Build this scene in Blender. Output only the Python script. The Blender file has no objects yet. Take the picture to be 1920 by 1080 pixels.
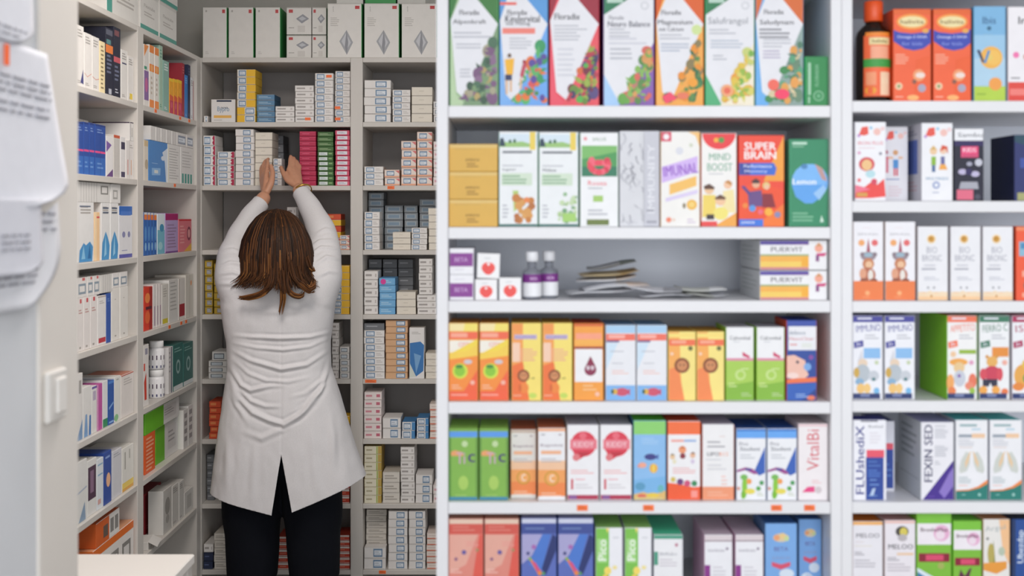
import bpy, bmesh, math, random
from mathutils import Vector, Matrix

# ------------------------------------------------------------------ camera, world, lights, exposure
SC = bpy.context.scene
COL = SC.collection
F = 2156.0            # focal length in pixels of the 1920 wide frame
EYE = 1.62            # eye height, metres
HOR = 405.0           # row of the horizon
cam_d = bpy.data.cameras.new('camera')
cam = bpy.data.objects.new('camera', cam_d)
COL.objects.link(cam)
cam.location = (0, 0, EYE)
cam.rotation_euler = (math.pi / 2, 0, 0)
cam_d.sensor_width = 36.0
cam_d.lens = F / 1920 * 36.0
cam_d.shift_y = -(540 - HOR) / 1920
cam_d.clip_start = 0.05
cam_d.dof.use_dof = True
cam_d.dof.focus_distance = 4.2
cam_d.dof.aperture_fstop = 3.0
SC.camera = cam
SC.view_settings.view_transform = 'Standard'
SC.view_settings.look = 'None'
SC.view_settings.gamma = 1.0
SC.view_settings.use_curve_mapping = False
SC.view_settings.exposure = 0.0

world = bpy.data.worlds.new('world')
SC.world = world
world.use_nodes = True
bg = world.node_tree.nodes['Background']
bg.inputs[0].default_value = (0.92, 0.96, 1.0, 1)
bg.inputs[1].default_value = 0.72

def area(name, loc, size, energy, color, aim=None):
    d = bpy.data.lights.new(name, 'AREA')
    d.shape = 'RECTANGLE'; d.size, d.size_y = size
    d.energy = energy; d.color = color
    o = bpy.data.objects.new(name, d); COL.objects.link(o)
    o.location = loc
    if aim:
        o.rotation_euler = (Vector(aim) - Vector(loc)).to_track_quat('-Z', 'Y').to_euler()
    return o
area('shop_ceiling_lamp', (0.55, 0.25, 2.72), (2.4, 1.4), 24, (0.93, 0.96, 1.0))
area('shop_front_fill', (0.5, -3.2, 1.70), (4.4, 1.9), 118, (0.95, 0.975, 1.0), (0.3, 2.2, 1.35))  # unseen fill panel added behind the camera to brighten the shelf backs
area('store_room_ceiling_lamp', (-0.55, 2.75, 2.72), (0.7, 0.8), 30, (1.0, 0.94, 0.89))

# ------------------------------------------------------------------ materials
_mats = {}
def lin(h):
    h = h.lstrip('#')
    r = []
    for i in (0, 2, 4):
        c = int(h[i:i + 2], 16) / 255
        r.append(c / 12.92 if c <= 0.04045 else ((c + 0.055) / 1.055) ** 2.4)
    return (*r, 1)

def mat(h, rough=0.5, kind='card'):
    key = (h, rough, kind)
    if key in _mats: return _mats[key]
    m = bpy.data.materials.new(kind + '_' + h.lstrip('#'))
    m.use_nodes = True
    nt = m.node_tree; b = nt.nodes['Principled BSDF']
    c = lin(h)
    tc = nt.nodes.new('ShaderNodeTexCoord')
    no = nt.nodes.new('ShaderNodeTexNoise')
    mix = nt.nodes.new('ShaderNodeMix'); mix.data_type = 'RGBA'
    sc = {'card': 35, 'paint': 9, 'cloth': 260, 'skin': 60, 'plastic': 20, 'hair': 300, 'foil': 40, 'metal': 50}.get(kind, 30)
    no.inputs['Scale'].default_value = sc
    no.inputs['Detail'].default_value = 4
    nt.links.new(tc.outputs['Object'], no.inputs['Vector'])
    nt.links.new(no.outputs['Fac'], mix.inputs['Factor'])
    k = {'card': .05, 'paint': .03, 'cloth': .08, 'skin': .10, 'hair': .35, 'foil': .12}.get(kind, .05)
    mix.inputs['A'].default_value = (*[max(0, x * (1 - k)) for x in c[:3]], 1)
    mix.inputs['B'].default_value = (*[min(1, x * (1 + k)) for x in c[:3]], 1)
    nt.links.new(mix.outputs['Result'], b.inputs['Base Color'])
    b.inputs['Roughness'].default_value = rough
    if kind in ('cloth', 'paint', 'hair'):
        bp = nt.nodes.new('ShaderNodeBump')
        bp.inputs['Strength'].default_value = .12
        bp.inputs['Distance'].default_value = .001
        nt.links.new(no.outputs['Fac'], bp.inputs['Height'])
        nt.links.new(bp.outputs['Normal'], b.inputs['Normal'])
    if kind == 'hair': b.inputs['Specular IOR Level'].default_value = .22
    if kind == 'cloth': b.inputs['Specular IOR Level'].default_value = .2
    if kind == 'skin':
        b.inputs['Subsurface Weight'].default_value = .12
        b.inputs['Subsurface Radius'].default_value = (.01, .004, .002)
        b.inputs['Subsurface Scale'].default_value = .5
    if kind == 'metal': b.inputs['Metallic'].default_value = 1
    if kind == 'foil': b.inputs['Metallic'].default_value = .08
    if kind == 'glass':
        b.inputs['Transmission Weight'].default_value = .75
        b.inputs['IOR'].default_value = 1.3
    _mats[key] = m
    return m

# ------------------------------------------------------------------ objects
def link_mesh(name, verts, faces, mats, midx=None, parent=None, smooth=False):
    me = bpy.data.meshes.new(name)
    me.from_pydata(verts, [], faces)
    for m in mats: me.materials.append(m)
    if midx: me.polygons.foreach_set('material_index', midx)
    if smooth: me.polygons.foreach_set('use_smooth', [True] * len(me.polygons))
    me.update()
    o = bpy.data.objects.new(name, me)
    COL.objects.link(o)
    if parent: o.parent = parent
    return o

def tag(o, label, cat, group=None, kind=None):
    o['label'] = label; o['category'] = cat
    if group: o['group'] = group
    if kind: o['kind'] = kind
    return o

def empty(name, loc=(0, 0, 0), rz=0):
    o = bpy.data.objects.new(name, None); COL.objects.link(o)
    o.location = loc; o.rotation_euler = (0, 0, rz); o.empty_display_size = .05
    return o

class MB:
    """collects geometry for ONE mesh"""
    def __init__(s): s.v = []; s.f = []; s.m = []; s.mats = []
    def mi(s, m):
        if m not in s.mats: s.mats.append(m)
        return s.mats.index(m)
    def add(s, vs, fs, m):
        n = len(s.v); s.v += [tuple(p) for p in vs]
        k = s.mi(m)
        for f in fs: s.f.append(tuple(i + n for i in f)); s.m.append(k)
    def box(s, x0, x1, y0, y1, z0, z1, m, ch=0.0):
        """chamfered block; m: one material or dict of face materials"""
        g = (lambda k: m.get(k, m['all'])) if isinstance(m, dict) else (lambda k: m)
        if ch <= 0:
            vs = [(x0, y0, z0), (x1, y0, z0), (x1, y1, z0), (x0, y1, z0), (x0, y0, z1), (x1, y0, z1), (x1, y1, z1), (x0, y1, z1)]
            for k, f in (('bottom', (3, 2, 1, 0)), ('top', (4, 5, 6, 7)), ('front', (0, 1, 5, 4)), ('right', (1, 2, 6, 5)), ('back', (2, 3, 7, 6)), ('left', (3, 0, 4, 7))):
                s.add([vs[i] for i in f], [(0, 1, 2, 3)], g(k))
            return
        c = ch
        X = (x0, x1); Y = (y0, y1); Z = (z0, z1)
        def p(ix, iy, iz, ax):
            q = [X[ix] + (c if ix == 0 else -c), Y[iy] + (c if iy == 0 else -c), Z[iz] + (c if iz == 0 else -c)]
            q[ax] = (X, Y, Z)[ax][(ix, iy, iz)[ax]]
            return tuple(q)
        def face(ps, k):
            ctr = Vector(((x0 + x1) / 2, (y0 + y1) / 2, (z0 + z1) / 2))
            a, b, d = Vector(ps[0]), Vector(ps[1]), Vector(ps[2])
            nrm = (b - a).cross(d - a)
            if nrm.dot((a + b + d) / 3 - ctr) < 0: ps = ps[::-1]
            s.add(ps, [tuple(range(len(ps)))], g(k))
        face([p(0, 0, 0, 1), p(1, 0, 0, 1), p(1, 0, 1, 1), p(0, 0, 1, 1)], 'front')
        face([p(0, 1, 0, 1), p(1, 1, 0, 1), p(1, 1, 1, 1), p(0, 1, 1, 1)], 'back')
        face([p(0, 0, 0, 0), p(0, 1, 0, 0), p(0, 1, 1, 0), p(0, 0, 1, 0)], 'left')
        face([p(1, 0, 0, 0), p(1, 1, 0, 0), p(1, 1, 1, 0), p(1, 0, 1, 0)], 'right')
        face([p(0, 0, 0, 2), p(1, 0, 0, 2), p(1, 1, 0, 2), p(0, 1, 0, 2)], 'bottom')
        face([p(0, 0, 1, 2), p(1, 0, 1, 2), p(1, 1, 1, 2), p(0, 1, 1, 2)], 'top')
        for iy in (0, 1):
            for iz in (0, 1):
                face([p(0, iy, iz, 1), p(1, iy, iz, 1), p(1, iy, iz, 2), p(0, iy, iz, 2)], 'back' if iy else 'front')
        for ix in (0, 1):
            for iz in (0, 1):
                face([p(ix, 0, iz, 0), p(ix, 1, iz, 0), p(ix, 1, iz, 2), p(ix, 0, iz, 2)], 'right' if ix else 'left')
            for iy in (0, 1):
                face([p(ix, iy, 0, 0), p(ix, iy, 1, 0), p(ix, iy, 1, 1), p(ix, iy, 0, 1)], 'right' if ix else 'left')
                for iz in (0, 1):
                    face([p(ix, iy, iz, 0), p(ix, iy, iz, 1), p(ix, iy, iz, 2)], 'right' if ix else 'left')
    def lathe(s, prof, m, seg=24, cx=0, cy=0, z0=0, cap=True):
        vs = []; fs = []
        for r, z in prof:
            for i in range(seg):
                a = 2 * math.pi * i / seg
                vs.append((cx + r * math.cos(a), cy + r * math.sin(a), z0 + z))
        for k in range(len(prof) - 1):
            for i in range(seg):
                j = (i + 1) % seg
                fs.append((k * seg + i, k * seg + j, (k + 1) * seg + j, (k + 1) * seg + i))
        if cap:
            fs.append(tuple(range(seg))[::-1])
            fs.append(tuple((len(prof) - 1) * seg + i for i in range(seg)))
        s.add(vs, fs, m)
    def build(s, name, parent=None, smooth=False):
        return link_mesh(name, s.v, s.f, s.mats, s.m, parent, smooth)

# ------------------------------------------------------------------ printed artwork (geometry lying on a face)
_txt = {}
def text_geo(t, bold):
    if (t, bold) in _txt: return _txt[(t, bold)]
    cu = bpy.data.curves.new('lettering', 'FONT')
    cu.body = t; cu.resolution_u = 2
    ob = bpy.data.objects.new('lettering', cu)
    me = bpy.data.meshes.new_from_object(ob)
    vs = [(v.co.x, v.co.y) for v in me.vertices]
    fs = [tuple(p.vertices) for p in me.polygons]
    bpy.data.objects.remove(ob); bpy.data.meshes.remove(me); bpy.data.curves.remove(cu)
    if vs:
        x0 = min(v[0] for v in vs); x1 = max(v[0] for v in vs); y0 = min(v[1] for v in vs); y1 = max(v[1] for v in vs)
    else: x0 = x1 = y0 = y1 = 0
    r = ([(x - (x0 + x1) / 2, y - (y0 + y1) / 2) for x, y in vs], fs, x1 - x0, y1 - y0)
    _txt[(t, bold)] = r
    return r

def R(u0, v0, u1, v1, c): return ('p', [(u0, v0), (u1, v0), (u1, v1), (u0, v1)], c)
def P(pts, c): return ('p', pts, c)
def E(u, v, ru, rv, c): return ('e', u, v, ru, rv, c)
def C(u, v, r, c): return ('c', u, v, r, c)
def T(u, v, s, t, c, w=None, rot=0, bold=True): return ('t', u, v, s, t, c, w, rot, bold)
def L(u0, u1, v, n, dv, c, th=.4, seed=1): return ('l', u0, u1, v, n, dv, c, th, seed)
def herb(seed, pal, n=26, v0=.45, r=.058, slope=1.25):
    """a heap of fruit, leaves and flowers filling the lower right corner"""
    g = random.Random(seed); out = []
    N = int(n * 2.0)
    for i in range(N):
        v = v0 + (.97 - v0) * (g.random() ** .7)
        lo = max(.12, 1 - (v - v0) * slope - .12)
        u = lo + (.95 - lo) * g.random()
        q = r * (1.9 - 1.35 * i / N) * (.8 + .4 * g.random())
        if i % 3 == 1:    # a leaf
            an = g.random() * 6.28; ll = q * 1.5; cx, cy = min(u, 1 - ll), min(v, .98 - ll * .45)
            out.append(P([(cx + ll * math.cos(an), cy + ll * .43 * math.sin(an)), (cx - .35 * ll * math.sin(an), cy + .35 * ll * .43 * math.cos(an)), (cx - ll * math.cos(an), cy - ll * .43 * math.sin(an)), (cx + .35 * ll * math.sin(an), cy - .35 * ll * .43 * math.cos(an))], g.choice(pal[:3])))
        else: out.append(E(min(u, 1 - q), min(v, .985 - q * .45), q, q * (.35 + .25 * g.random()), g.choice(pal)))
    return out

STEP = 0.00003
def emit(mb, art, w, h, y, warp=None, ox=0, oz=0):
    """art on a face in the XZ plane at depth y, looking to -Y; (u, v) run right and down"""
    for k, a in enumerate(art):
        yy = y - STEP * (k + 1) - .00003
        def put(pts2, fs, m, yy=yy):
            vs = [(ox + px, yy, oz + pz) for px, pz in pts2]
            if warp: vs = [warp(*q) for q in vs]
            mb.add(vs, fs, m)
        X = lambda u: (u - .5) * w
        Z = lambda v: (1 - v) * h
        if a[0] == 'p':
            pts = [(X(u), Z(v)) for u, v in a[1]]
            ar = sum(pts[i][0] * pts[(i + 1) % len(pts)][1] - pts[(i + 1) % len(pts)][0] * pts[i][1] for i in range(len(pts)))
            if ar < 0: pts = pts[::-1]
            if warp and len(pts) == 4:
                xs = sorted({p[0] for p in pts}); zs = sorted({p[1] for p in pts})
                n = 10; vs = []; fs = []
                for i in range(n + 1):
                    x = xs[0] + (xs[-1] - xs[0]) * i / n
                    vs += [(x, zs[0]), (x, zs[-1])]
                for i in range(n): fs.append((2 * i, 2 * i + 2, 2 * i + 3, 2 * i + 1))
                put(vs, fs, mat(a[2]))
            else: put(pts, [tuple(range(len(pts)))], mat(a[2]))
        elif a[0] in 'ec':
            if a[0] == 'e': _, u, v, ru, rv, c = a; rx, rz = ru * w, rv * h
            else: _, u, v, r, c = a; rx = rz = r * w
            n = 18
            pts = [(X(u) + rx * math.cos(2 * math.pi * i / n), Z(v) + rz * math.sin(2 * math.pi * i / n)) for i in range(n)]
            put(pts, [tuple(range(n))], mat(c))
        elif a[0] == 't':
            _, u, v, s, t, c, wd, rot, bold = a
            vs, fs, tw, th = text_geo(t, bold)
            if not vs: continue
            sy = s * (h if abs(rot) < 45 else w) / th
            sx = sy if wd is None else wd * (w if abs(rot) < 45 else h) / tw
            cr, sr = math.cos(math.radians(rot)), math.sin(math.radians(rot))
            pts = [(X(u) + x * sx * cr - z * sy * sr, Z(v) + x * sx * sr + z * sy * cr) for x, z in vs]
            put(pts, fs, mat(c))
            if bold:   # heavier strokes: the same letters again, a hair to the side
                bx, bz = .035 * sy * cr, .035 * sy * sr
                put([(q[0] + bx, q[1] + bz) for q in pts], fs, mat(c), yy - STEP * .45)
        elif a[0] == 'l':
            _, u0, u1, v, n, dv, c, th, seed = a
            g = random.Random(seed); vs = []; fs = []
            for i in range(n):
                e = u0 + (u1 - u0) * (.65 + .35 * g.random())
                q = len(vs)
                za, zb = Z(v + i * dv + dv * th), Z(v + i * dv)
                vs += [(X(u0), za), (X(e), za), (X(e), zb), (X(u0), zb)]
                fs.append((q, q + 1, q + 2, q + 3))
            put(vs, fs, mat(c))

def carton_mesh(name, w, d, h, front, side=None, top=None, art=(), side_art=(), ch=.0009):
    """a folding carton standing on z = 0, printed front towards -Y"""
    side = side or front; top = top or side
    mb = MB()
    mb.box(-w / 2, w / 2, -d / 2, d / 2, 0, h, {'all': mat(side), 'front': mat(front), 'top': mat(top), 'bottom': mat(top)}, ch)
    # the tuck flap: its cut line on the top
    mb.add([(-w * .46, -d / 2 + .006, h + .00006), (w * .46, -d / 2 + .006, h + .00006), (w * .46, -d / 2 + .0068, h + .00006), (-w * .46, -d / 2 + .0068, h + .00006)], [(0, 1, 2, 3)], mat('#8f8a86'))
    emit(mb, art, w - 2 * ch, h - 2 * ch, -d / 2, oz=ch)
    if side_art:   # art on the side that looks to -X
        n0 = len(mb.v)
        emit(mb, side_art, d - 2 * ch, h - 2 * ch, -w / 2, oz=ch)
        for i in range(n0, len(mb.v)):
            x, y, z = mb.v[i]; mb.v[i] = (y, -x, z)
    me_o = mb.build(name)
    return me_o

def W(px, py, Y):
    """the point of the room at distance Y seen in pixel (px, py)"""
    return Vector(((px - 960) * Y / F, Y, EYE - (py - HOR) * Y / F))
ORD = ['topmost', 'second from top', 'third from top', 'fourth from top', 'fifth from top', 'sixth from top', 'seventh from top', 'eighth from top', 'ninth from top', 'tenth from top', 'eleventh from top', 'twelfth from top']
rng = random.Random(7)
# ------------------------------------------------------------------ the room
WALLW = mat('#d2cdc7', .6, 'paint')
def struct(name, x0, x1, y0, y1, z0, z1, m):
    mb = MB(); mb.box(x0, x1, y0, y1, z0, z1, m)
    o = mb.build(name); o['kind'] = 'structure'
    return o
struct('floor', -1.62, 2.6, -1.6, 5.06, -.06, 0, mat('#8d8880', .45, 'paint'))
struct('ceiling', -1.62, 2.6, -1.6, 5.06, 2.78, 2.84, mat('#dedcd8', .7, 'paint'))
struct('wall_back', -1.62, 2.6, 5.0, 5.06, 0, 2.78, mat('#c6c1b9', .7, 'paint'))
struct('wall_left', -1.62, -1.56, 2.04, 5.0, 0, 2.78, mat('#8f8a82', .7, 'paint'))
struct('wall_partition', -1.62, -.776, -1.6, 2.035, 0, 2.78, mat('#d3d5d9', .6, 'paint'))
t = struct('trim_1', -.80, -.770, 1.876, 2.04, 0, 2.78, mat('#ddd7d0', .55, 'paint'))

# ------------------------------------------------------------------ shelving units
SHELFW = mat('#e6e5e8', .4, 'paint')
SHELFB = mat('#cfc9c2', .45, 'paint')
BACKF = mat('#e4e8f1', .55, 'paint')
BACKB = mat('#979290', .6, 'paint')
LEV_B = [108, 229, 348, 469, 590, 711, 824, 945, 1069]          # shelf tops of the back and side units
YB = 4.62
ZB = [EYE - (y - HOR) * YB / F for y in LEV_B]
YF = 2.20
LEV_M = [-45, 198, 426, 564, 754, 942, 1150]
LEV_R = [-45, 189, 377, 565, 752, 942, 1150]
zf = lambda y: EYE - (y - HOR) * YF / F
ZM = [zf(y) for y in LEV_M]
ZR = [zf(y) for y in LEV_R]

def price_label(parent, loc, rz=0, w=.020, h=.011):
    mb = MB()
    mb.box(-w / 2, w / 2, -.0012, 0, 0, h, mat('#ff7a3c', .5), .0003)
    emit(mb, [L(.12, .9, .25, 2, .3, '#c94d1c', .45)], w, h, -.0012)
    o = mb.build('price_label', parent)
    o.location = loc; o.rotation_euler = (0, 0, rz); o['label'] = 'small orange price label on the shelf edge'
    return o

def unit(name, label, x0, x1, y0, y1, zs, z_lo, z_hi, m, mback, th, posts, group=None):
    """a frontal unit: posts = list of (xa, xb) upright boards"""
    u = empty(name, ((x0 + x1) / 2, (y0 + y1) / 2, 0))
    o0 = Vector(u.location)
    tag(u, label, 'shelving unit', group)
    for xa, xb in posts:
        mb = MB(); mb.box(xa - o0.x, xb - o0.x, y0 - o0.y, y1 - o0.y, 0, z_hi, m, .0012)
        mb.build('side_panel', u)
    mb = MB(); mb.box(x0 - o0.x + .004, x1 - o0.x - .004, y1 - o0.y - .003, y1 - o0.y + .005, 0.02, z_hi - .01, mback)
    mb.build('back_panel', u)
    shelves = []
    for z in zs:
        row = []
        for (a, b) in zip(posts[:-1], posts[1:]):
            mb = MB(); mb.box(a[1] - o0.x + .0005, b[0] - o0.x - .0005, y0 - o0.y + .001, y1 - o0.y - .0035, z - th, z, m, .0012)
            row.append(mb.build('shelf', u))
        shelves.append(row)
    return u, shelves

mid, mid_sh = unit('shelving_unit', 'white shelving unit of bright supplement cartons, in the middle', -.1449, .6306, 2.20, 2.56, ZM + [.12], 0, 2.2, SHELFW, BACKF, .0225, [(-.1449, -.1224), (.6102, .6306)])
rgt, rgt_sh = unit('shelving_unit', 'white shelving unit at the right edge, holding kids vitamins and cough syrups', .6310, 1.40, 2.20, 2.56, ZR + [.12], 0, 2.2, SHELFW, BACKF, .0215, [(.6310, .6515), (1.38, 1.40)])
bak, bak_sh = unit('shelving_unit', 'grey white shelving unit behind the woman with two bays of stacked cartons', -1.247, .03, YB, 4.96, ZB, 0, ZB[0] - .0005, SHELFB, BACKB, .019, [(-1.272, -1.247), (-.649, -.600), (.005, .03)])
o0 = bak.location
for sh, px in ((bak_sh[2][1], 733), (bak_sh[5][1], 695), (bak_sh[8][1], 717)):
    lv = {bak_sh[2][1]: 2, bak_sh[5][1]: 5, bak_sh[8][1]: 8}[sh]
    price_label(sh, ((px - 960) * YB / F - o0.x, YB + .0008 - o0.y, ZB[lv] - .0145), w=.045 if lv == 5 else .028, h=.013)
o0 = mid.location
for px in (1092, 1216, 1456, 1518):
    price_label(mid_sh[5][0], ((px - 960) * YF / F - o0.x, YF + .0008 - o0.y, ZM[5] - .016), w=.0205, h=.011)

# side unit along the left wall, its open front looking to +X
XL = -1.25
yl = lambda px: -XL * F / (960 - px)
su = empty('shelving_unit', (XL - .15, 3.9, 0))
tag(su, 'grey white shelving unit along the left wall running back to the corner', 'shelving unit')
o0 = su.location
for ya, yb in ((3.19, 3.25), (3.839, 3.90), (4.56, 4.615)):
    mb = MB(); mb.box(XL - .30 - o0.x, XL - o0.x, ya - o0.y, yb - o0.y, 0, ZB[0] - .0005, SHELFB, .0012)
    mb.build('side_panel', su)
mb = MB(); mb.box(-.155, -.149, 3.2 - o0.y, 4.61 - o0.y, .02, ZB[0] - .01, BACKB); mb.build('back_panel', su)
side_sh = []
for i, z in enumerate(ZB):
    row = []
    for ya, yb in (((3.25, 3.839), (3.90, 4.56)) if i else ((3.19, 4.615),)):
        mb = MB(); mb.box(-.1485, .1495, ya - o0.y + .0005, yb - o0.y - .0005, z - .019, z, SHELFB, .0012)
        row.append(mb.build('shelf', su))
    side_sh.append(row)
for lv, px in ((1, 292), (1, 338), (1, 355), (2, 328), (4, 318), (4, 340), (4, 349)):
    price_label(side_sh[lv][1], (.1497 - .0005, yl(px) - o0.y, ZB[lv] - .0145), math.pi / 2, .024, .012)

# the small white table in front of the side unit
tb = empty('table', (-1.02, 2.70, 0))
tag(tb, 'white table top corner at the bottom left in front of the side shelves', 'table')
mb = MB(); mb.box(-.225, .203, -.5, .26, .725, .75, mat('#e4dfda', .4, 'paint'), .003); mb.build('table_top', tb)
for sx in (-.20, .178):
    for sy in (-.47, .235):
        mb = MB(); mb.box(sx - .02, sx + .02, sy - .02, sy + .02, 0, .725, mat('#c9c4be', .4, 'paint'), .002); mb.build('leg', tb)

# ------------------------------------------------------------------ light switch and papers on the partition
sw = empty('light_switch', (-.770, 1.925, EYE - (740 - HOR) * 1.93 / F), math.pi / 2)
tag(sw, 'white double light switch on the beige wall edge', 'light switch')
mb = MB(); mb.box(-.040, .040, -.011, 0, -.043, .043, mat('#dedad5', .35, 'plastic'), .004); mb.build('cover_plate', sw)
mb = MB()
mb.box(-.014, .026, -.016, -.010, -.030, .030, mat('#e8e4df', .3, 'plastic'), .003); mb.build('rocker', sw)

def sheet(label, y0, top, bot, z0, z1, off, curl, art, c='#dfe0e8', cr=.15, cut=.35):
    """a sheet of paper on the partition; its free edge leans from top to bot, the lower corner is rounded and curls off the wall"""
    n, m_ = 16, 22
    def on(s, t_, lift=0):
        s = min(max(s, 0), 1); t_ = min(max(t_, 0), 1)
        y1 = bot + (top - bot) * t_
        if t_ < cr: y1 = y0 + (y1 - y0) * (1 - cut * (1 - t_ / cr) ** 2.4)
        y = y0 + (y1 - y0) * s; z = z0 + (z1 - z0) * t_
        bend = curl * (max(0, s - .3) ** 2) * (1 - t_) ** .8 + curl * .4 * (1 - t_) ** 2
        return (-.776 + off + bend + lift, y, z)
    mb = MB()
    vs = [on(i / n, j / m_) for j in range(m_ + 1) for i in range(n + 1)]
    fs = [(j * (n + 1) + i, j * (n + 1) + i + 1, (j + 1) * (n + 1) + i + 1, (j + 1) * (n + 1) + i) for j in range(m_) for i in range(n)]
    mb.add(vs, fs, mat(c, .7))
    for (s0, s1, t0, t1, cc) in art:   # the printed rows, part of the same sheet
        k = 6; pv = []
        for i in range(k + 1):
            s = s0 + (s1 - s0) * i / k; pv += [on(s, t0, .0022), on(s, t1, .0022)]
        mb.add(pv, [(2 * i, 2 * i + 2, 2 * i + 3, 2 * i + 1) for i in range(k)], mat(cc, .7))
    o = mb.build('paper_sheet', None, True)
    so = o.modifiers.new('thickness', 'SOLIDIFY'); so.thickness = .0006
    tag(o, label, 'paper', 'papers hanging on the partition')
    return o
zz = lambda py, Y: EYE - (py - HOR) * Y / F
g = random.Random(3)
def rows(t0, n, dt, s0=.08, s1=.9, c='#a9aab4'):
    out = []
    for i in range(n):
        s = s0
        while s < s1:
            e = min(s1, s + .04 + .12 * g.random())
            out.append((s, e, t0 - i * dt, t0 - i * dt + dt * .42, c)); s = e + .03
    return out
sheet('topmost paper cut by the upper left corner of the photo', 1.60, 1.848, 1.842, zz(86, 1.8), zz(-160, 1.8), .003, .010, rows(.10, 2, .05, c='#a8a9b2'))
sheet('large white printed paper with a bulging right side', 1.60, 1.905, 1.972, zz(388, 1.86), zz(94, 1.86), .006, .020, rows(.78, 3, .045, .3, .95, '#a4a5ae') + rows(.62, 2, .05, .3, .9), cr=.18, cut=.42)
sheet('large lower paper with a rounded hanging bottom corner', 1.60, 1.950, 1.955, zz(574, 1.85), zz(330, 1.85), .004, .014, rows(.28, 3, .05, .3, .8, '#a4a5ae') + rows(.7, 3, .06, .5, .95), '#dcdde3', .50, .40)
sheet('small plain note hanging over the lower paper', 1.60, 1.846, 1.846, zz(512, 1.80), zz(372, 1.80), .020, .006, rows(.5, 3, .09, .4, .8), '#d6d7e0')
mb = MB(); mb.box(-.006, .006, -.003, 0, -.016, .016, mat('#ff6a2a', .5), .0005)
pt = mb.build('paper_tab'); pt.location = (-.7665, 1.742, zz(104, 1.75)); pt.rotation_euler = (0, 0, math.pi / 2)
tag(pt, 'small orange tab stuck on the papers at the left edge', 'sticker')
# ------------------------------------------------------------------ the front cartons (middle and right units)
def true_tone(c):
    # the card's own colour, never the shade lying on it
    if not c: return c
    v = [int(c[i:i + 2], 16) for i in (1, 3, 5)]
    k = (.62 if v[2] > 1.3 * max(v[0], v[1]) else .82) * 255 / max(v)
    return '#%02x%02x%02x' % tuple(min(255, int(x * k)) for x in v) if k > 1 else c
def front_carton(Z0, x0, x1, yt, front, label, art=(), side=None, top=None, depth=.11, back=.015, yb=None, group=None, yaw=0, side_art=(), name='supplement_carton', cat='carton', roll=0):
    if front not in ('#17172e', '#27306a', '#1f4a94'):
        side = true_tone(side); top = true_tone(top)
    Y = YF + back
    X0, X1 = (x0 - 960) * Y / F, (x1 - 960) * Y / F
    zb = Z0 if yb is None else max(Z0, EYE - (yb - HOR) * Y / F)
    h = EYE - (yt - HOR) * Y / F - zb
    o = carton_mesh(name, X1 - X0 - .0012, depth, h, front, side, top, art, side_art)
    o.location = ((X0 + X1) / 2, Y + depth / 2, zb + .0004); o.rotation_euler = (0, roll, yaw)
    return tag(o, label, cat, group)
def fc_copy(src, Z0, x0, label, back=.015, yt=None, **k):
    """another carton of the same print"""
    o = src.copy(); COL.objects.link(o)
    Y = YF + back; w = src.dimensions.x; d = src.dimensions.y
    bb = [Vector(c) for c in src.bound_box]; w = max(c.x for c in bb) - min(c.x for c in bb); d = max(c.y for c in bb) - min(c.y for c in bb)
    o.location = ((x0 - 960) * Y / F + w / 2 + .0006, Y + d / 2, Z0 + .0004)
    o['label'] = label
    for kk, v in k.items(): o[kk] = v
    return o
INK = '#4b4a52'; PR = '#b9bac2'; WH = '#e6e5ea'
# ---- row one: the tall herbal tonic cartons, cut by the top edge of the photo
G1 = 'tall herbal tonic cartons on the upper middle shelf'
def kite(bl, tr, lr, lines, body, pal, seed, extra=(), n=28):
    return [P([(.42, 0), (1, 0), (1, .30)], tr), P([(0, 0), (.20, 0), (0, .26)], tr),
            P([(0, .26), (.12, .9), (.35, 1), (0, 1)], bl), P([(1, .29), (1, 1), (.25, 1), (.33, .93)], lr),
            P([(.27, 0), (.42, 0), (1, .29), (.33, .95), (.13, .88), (0, .26)], WH)] + lines + body + herb(seed, pal, n) + list(extra)
def slant(tc, bl, rt, lines, body, pal, seed):
    return [P([(0, 0), (.75, 0), (0, .21)], tc), R(.06, .03, .38, .105, '#b8d3c4'), P([(0, .73), (.34, 1), (0, 1)], bl), P([(1, .45), (1, 1), (.30, 1), (.45, .9)], rt),
            C(.82, .13, .08, '#c6c7cc'), C(.82, .13, .06, WH)] + lines + body + herb(seed, pal, 26, .5)
ZA = ZM[1]
front_carton(ZA, 843, 935, -18, '#9dba8c', 'tall herbal tonic carton in green and white, leftmost on the upper middle shelf',
    kite('#b9d0a8', '#3d7a3c', '#7f9c78', [T(.40, .19, .045, 'Floradix', INK, .42), T(.40, .275, .05, 'Alpenkraft', INK, .70)], [L(.07, .9, .36, 2, .035, PR), L(.12, .65, .46, 2, .03, PR, seed=2), L(.2, .5, .68, 3, .03, PR, seed=4)],
         ['#4d7058', '#3f5b48', '#7c5a7d', '#8a6a8a', '#b5a06a', '#7d9a70', '#a9a28a'], 11), side='#3e6b45', group=G1)
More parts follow.
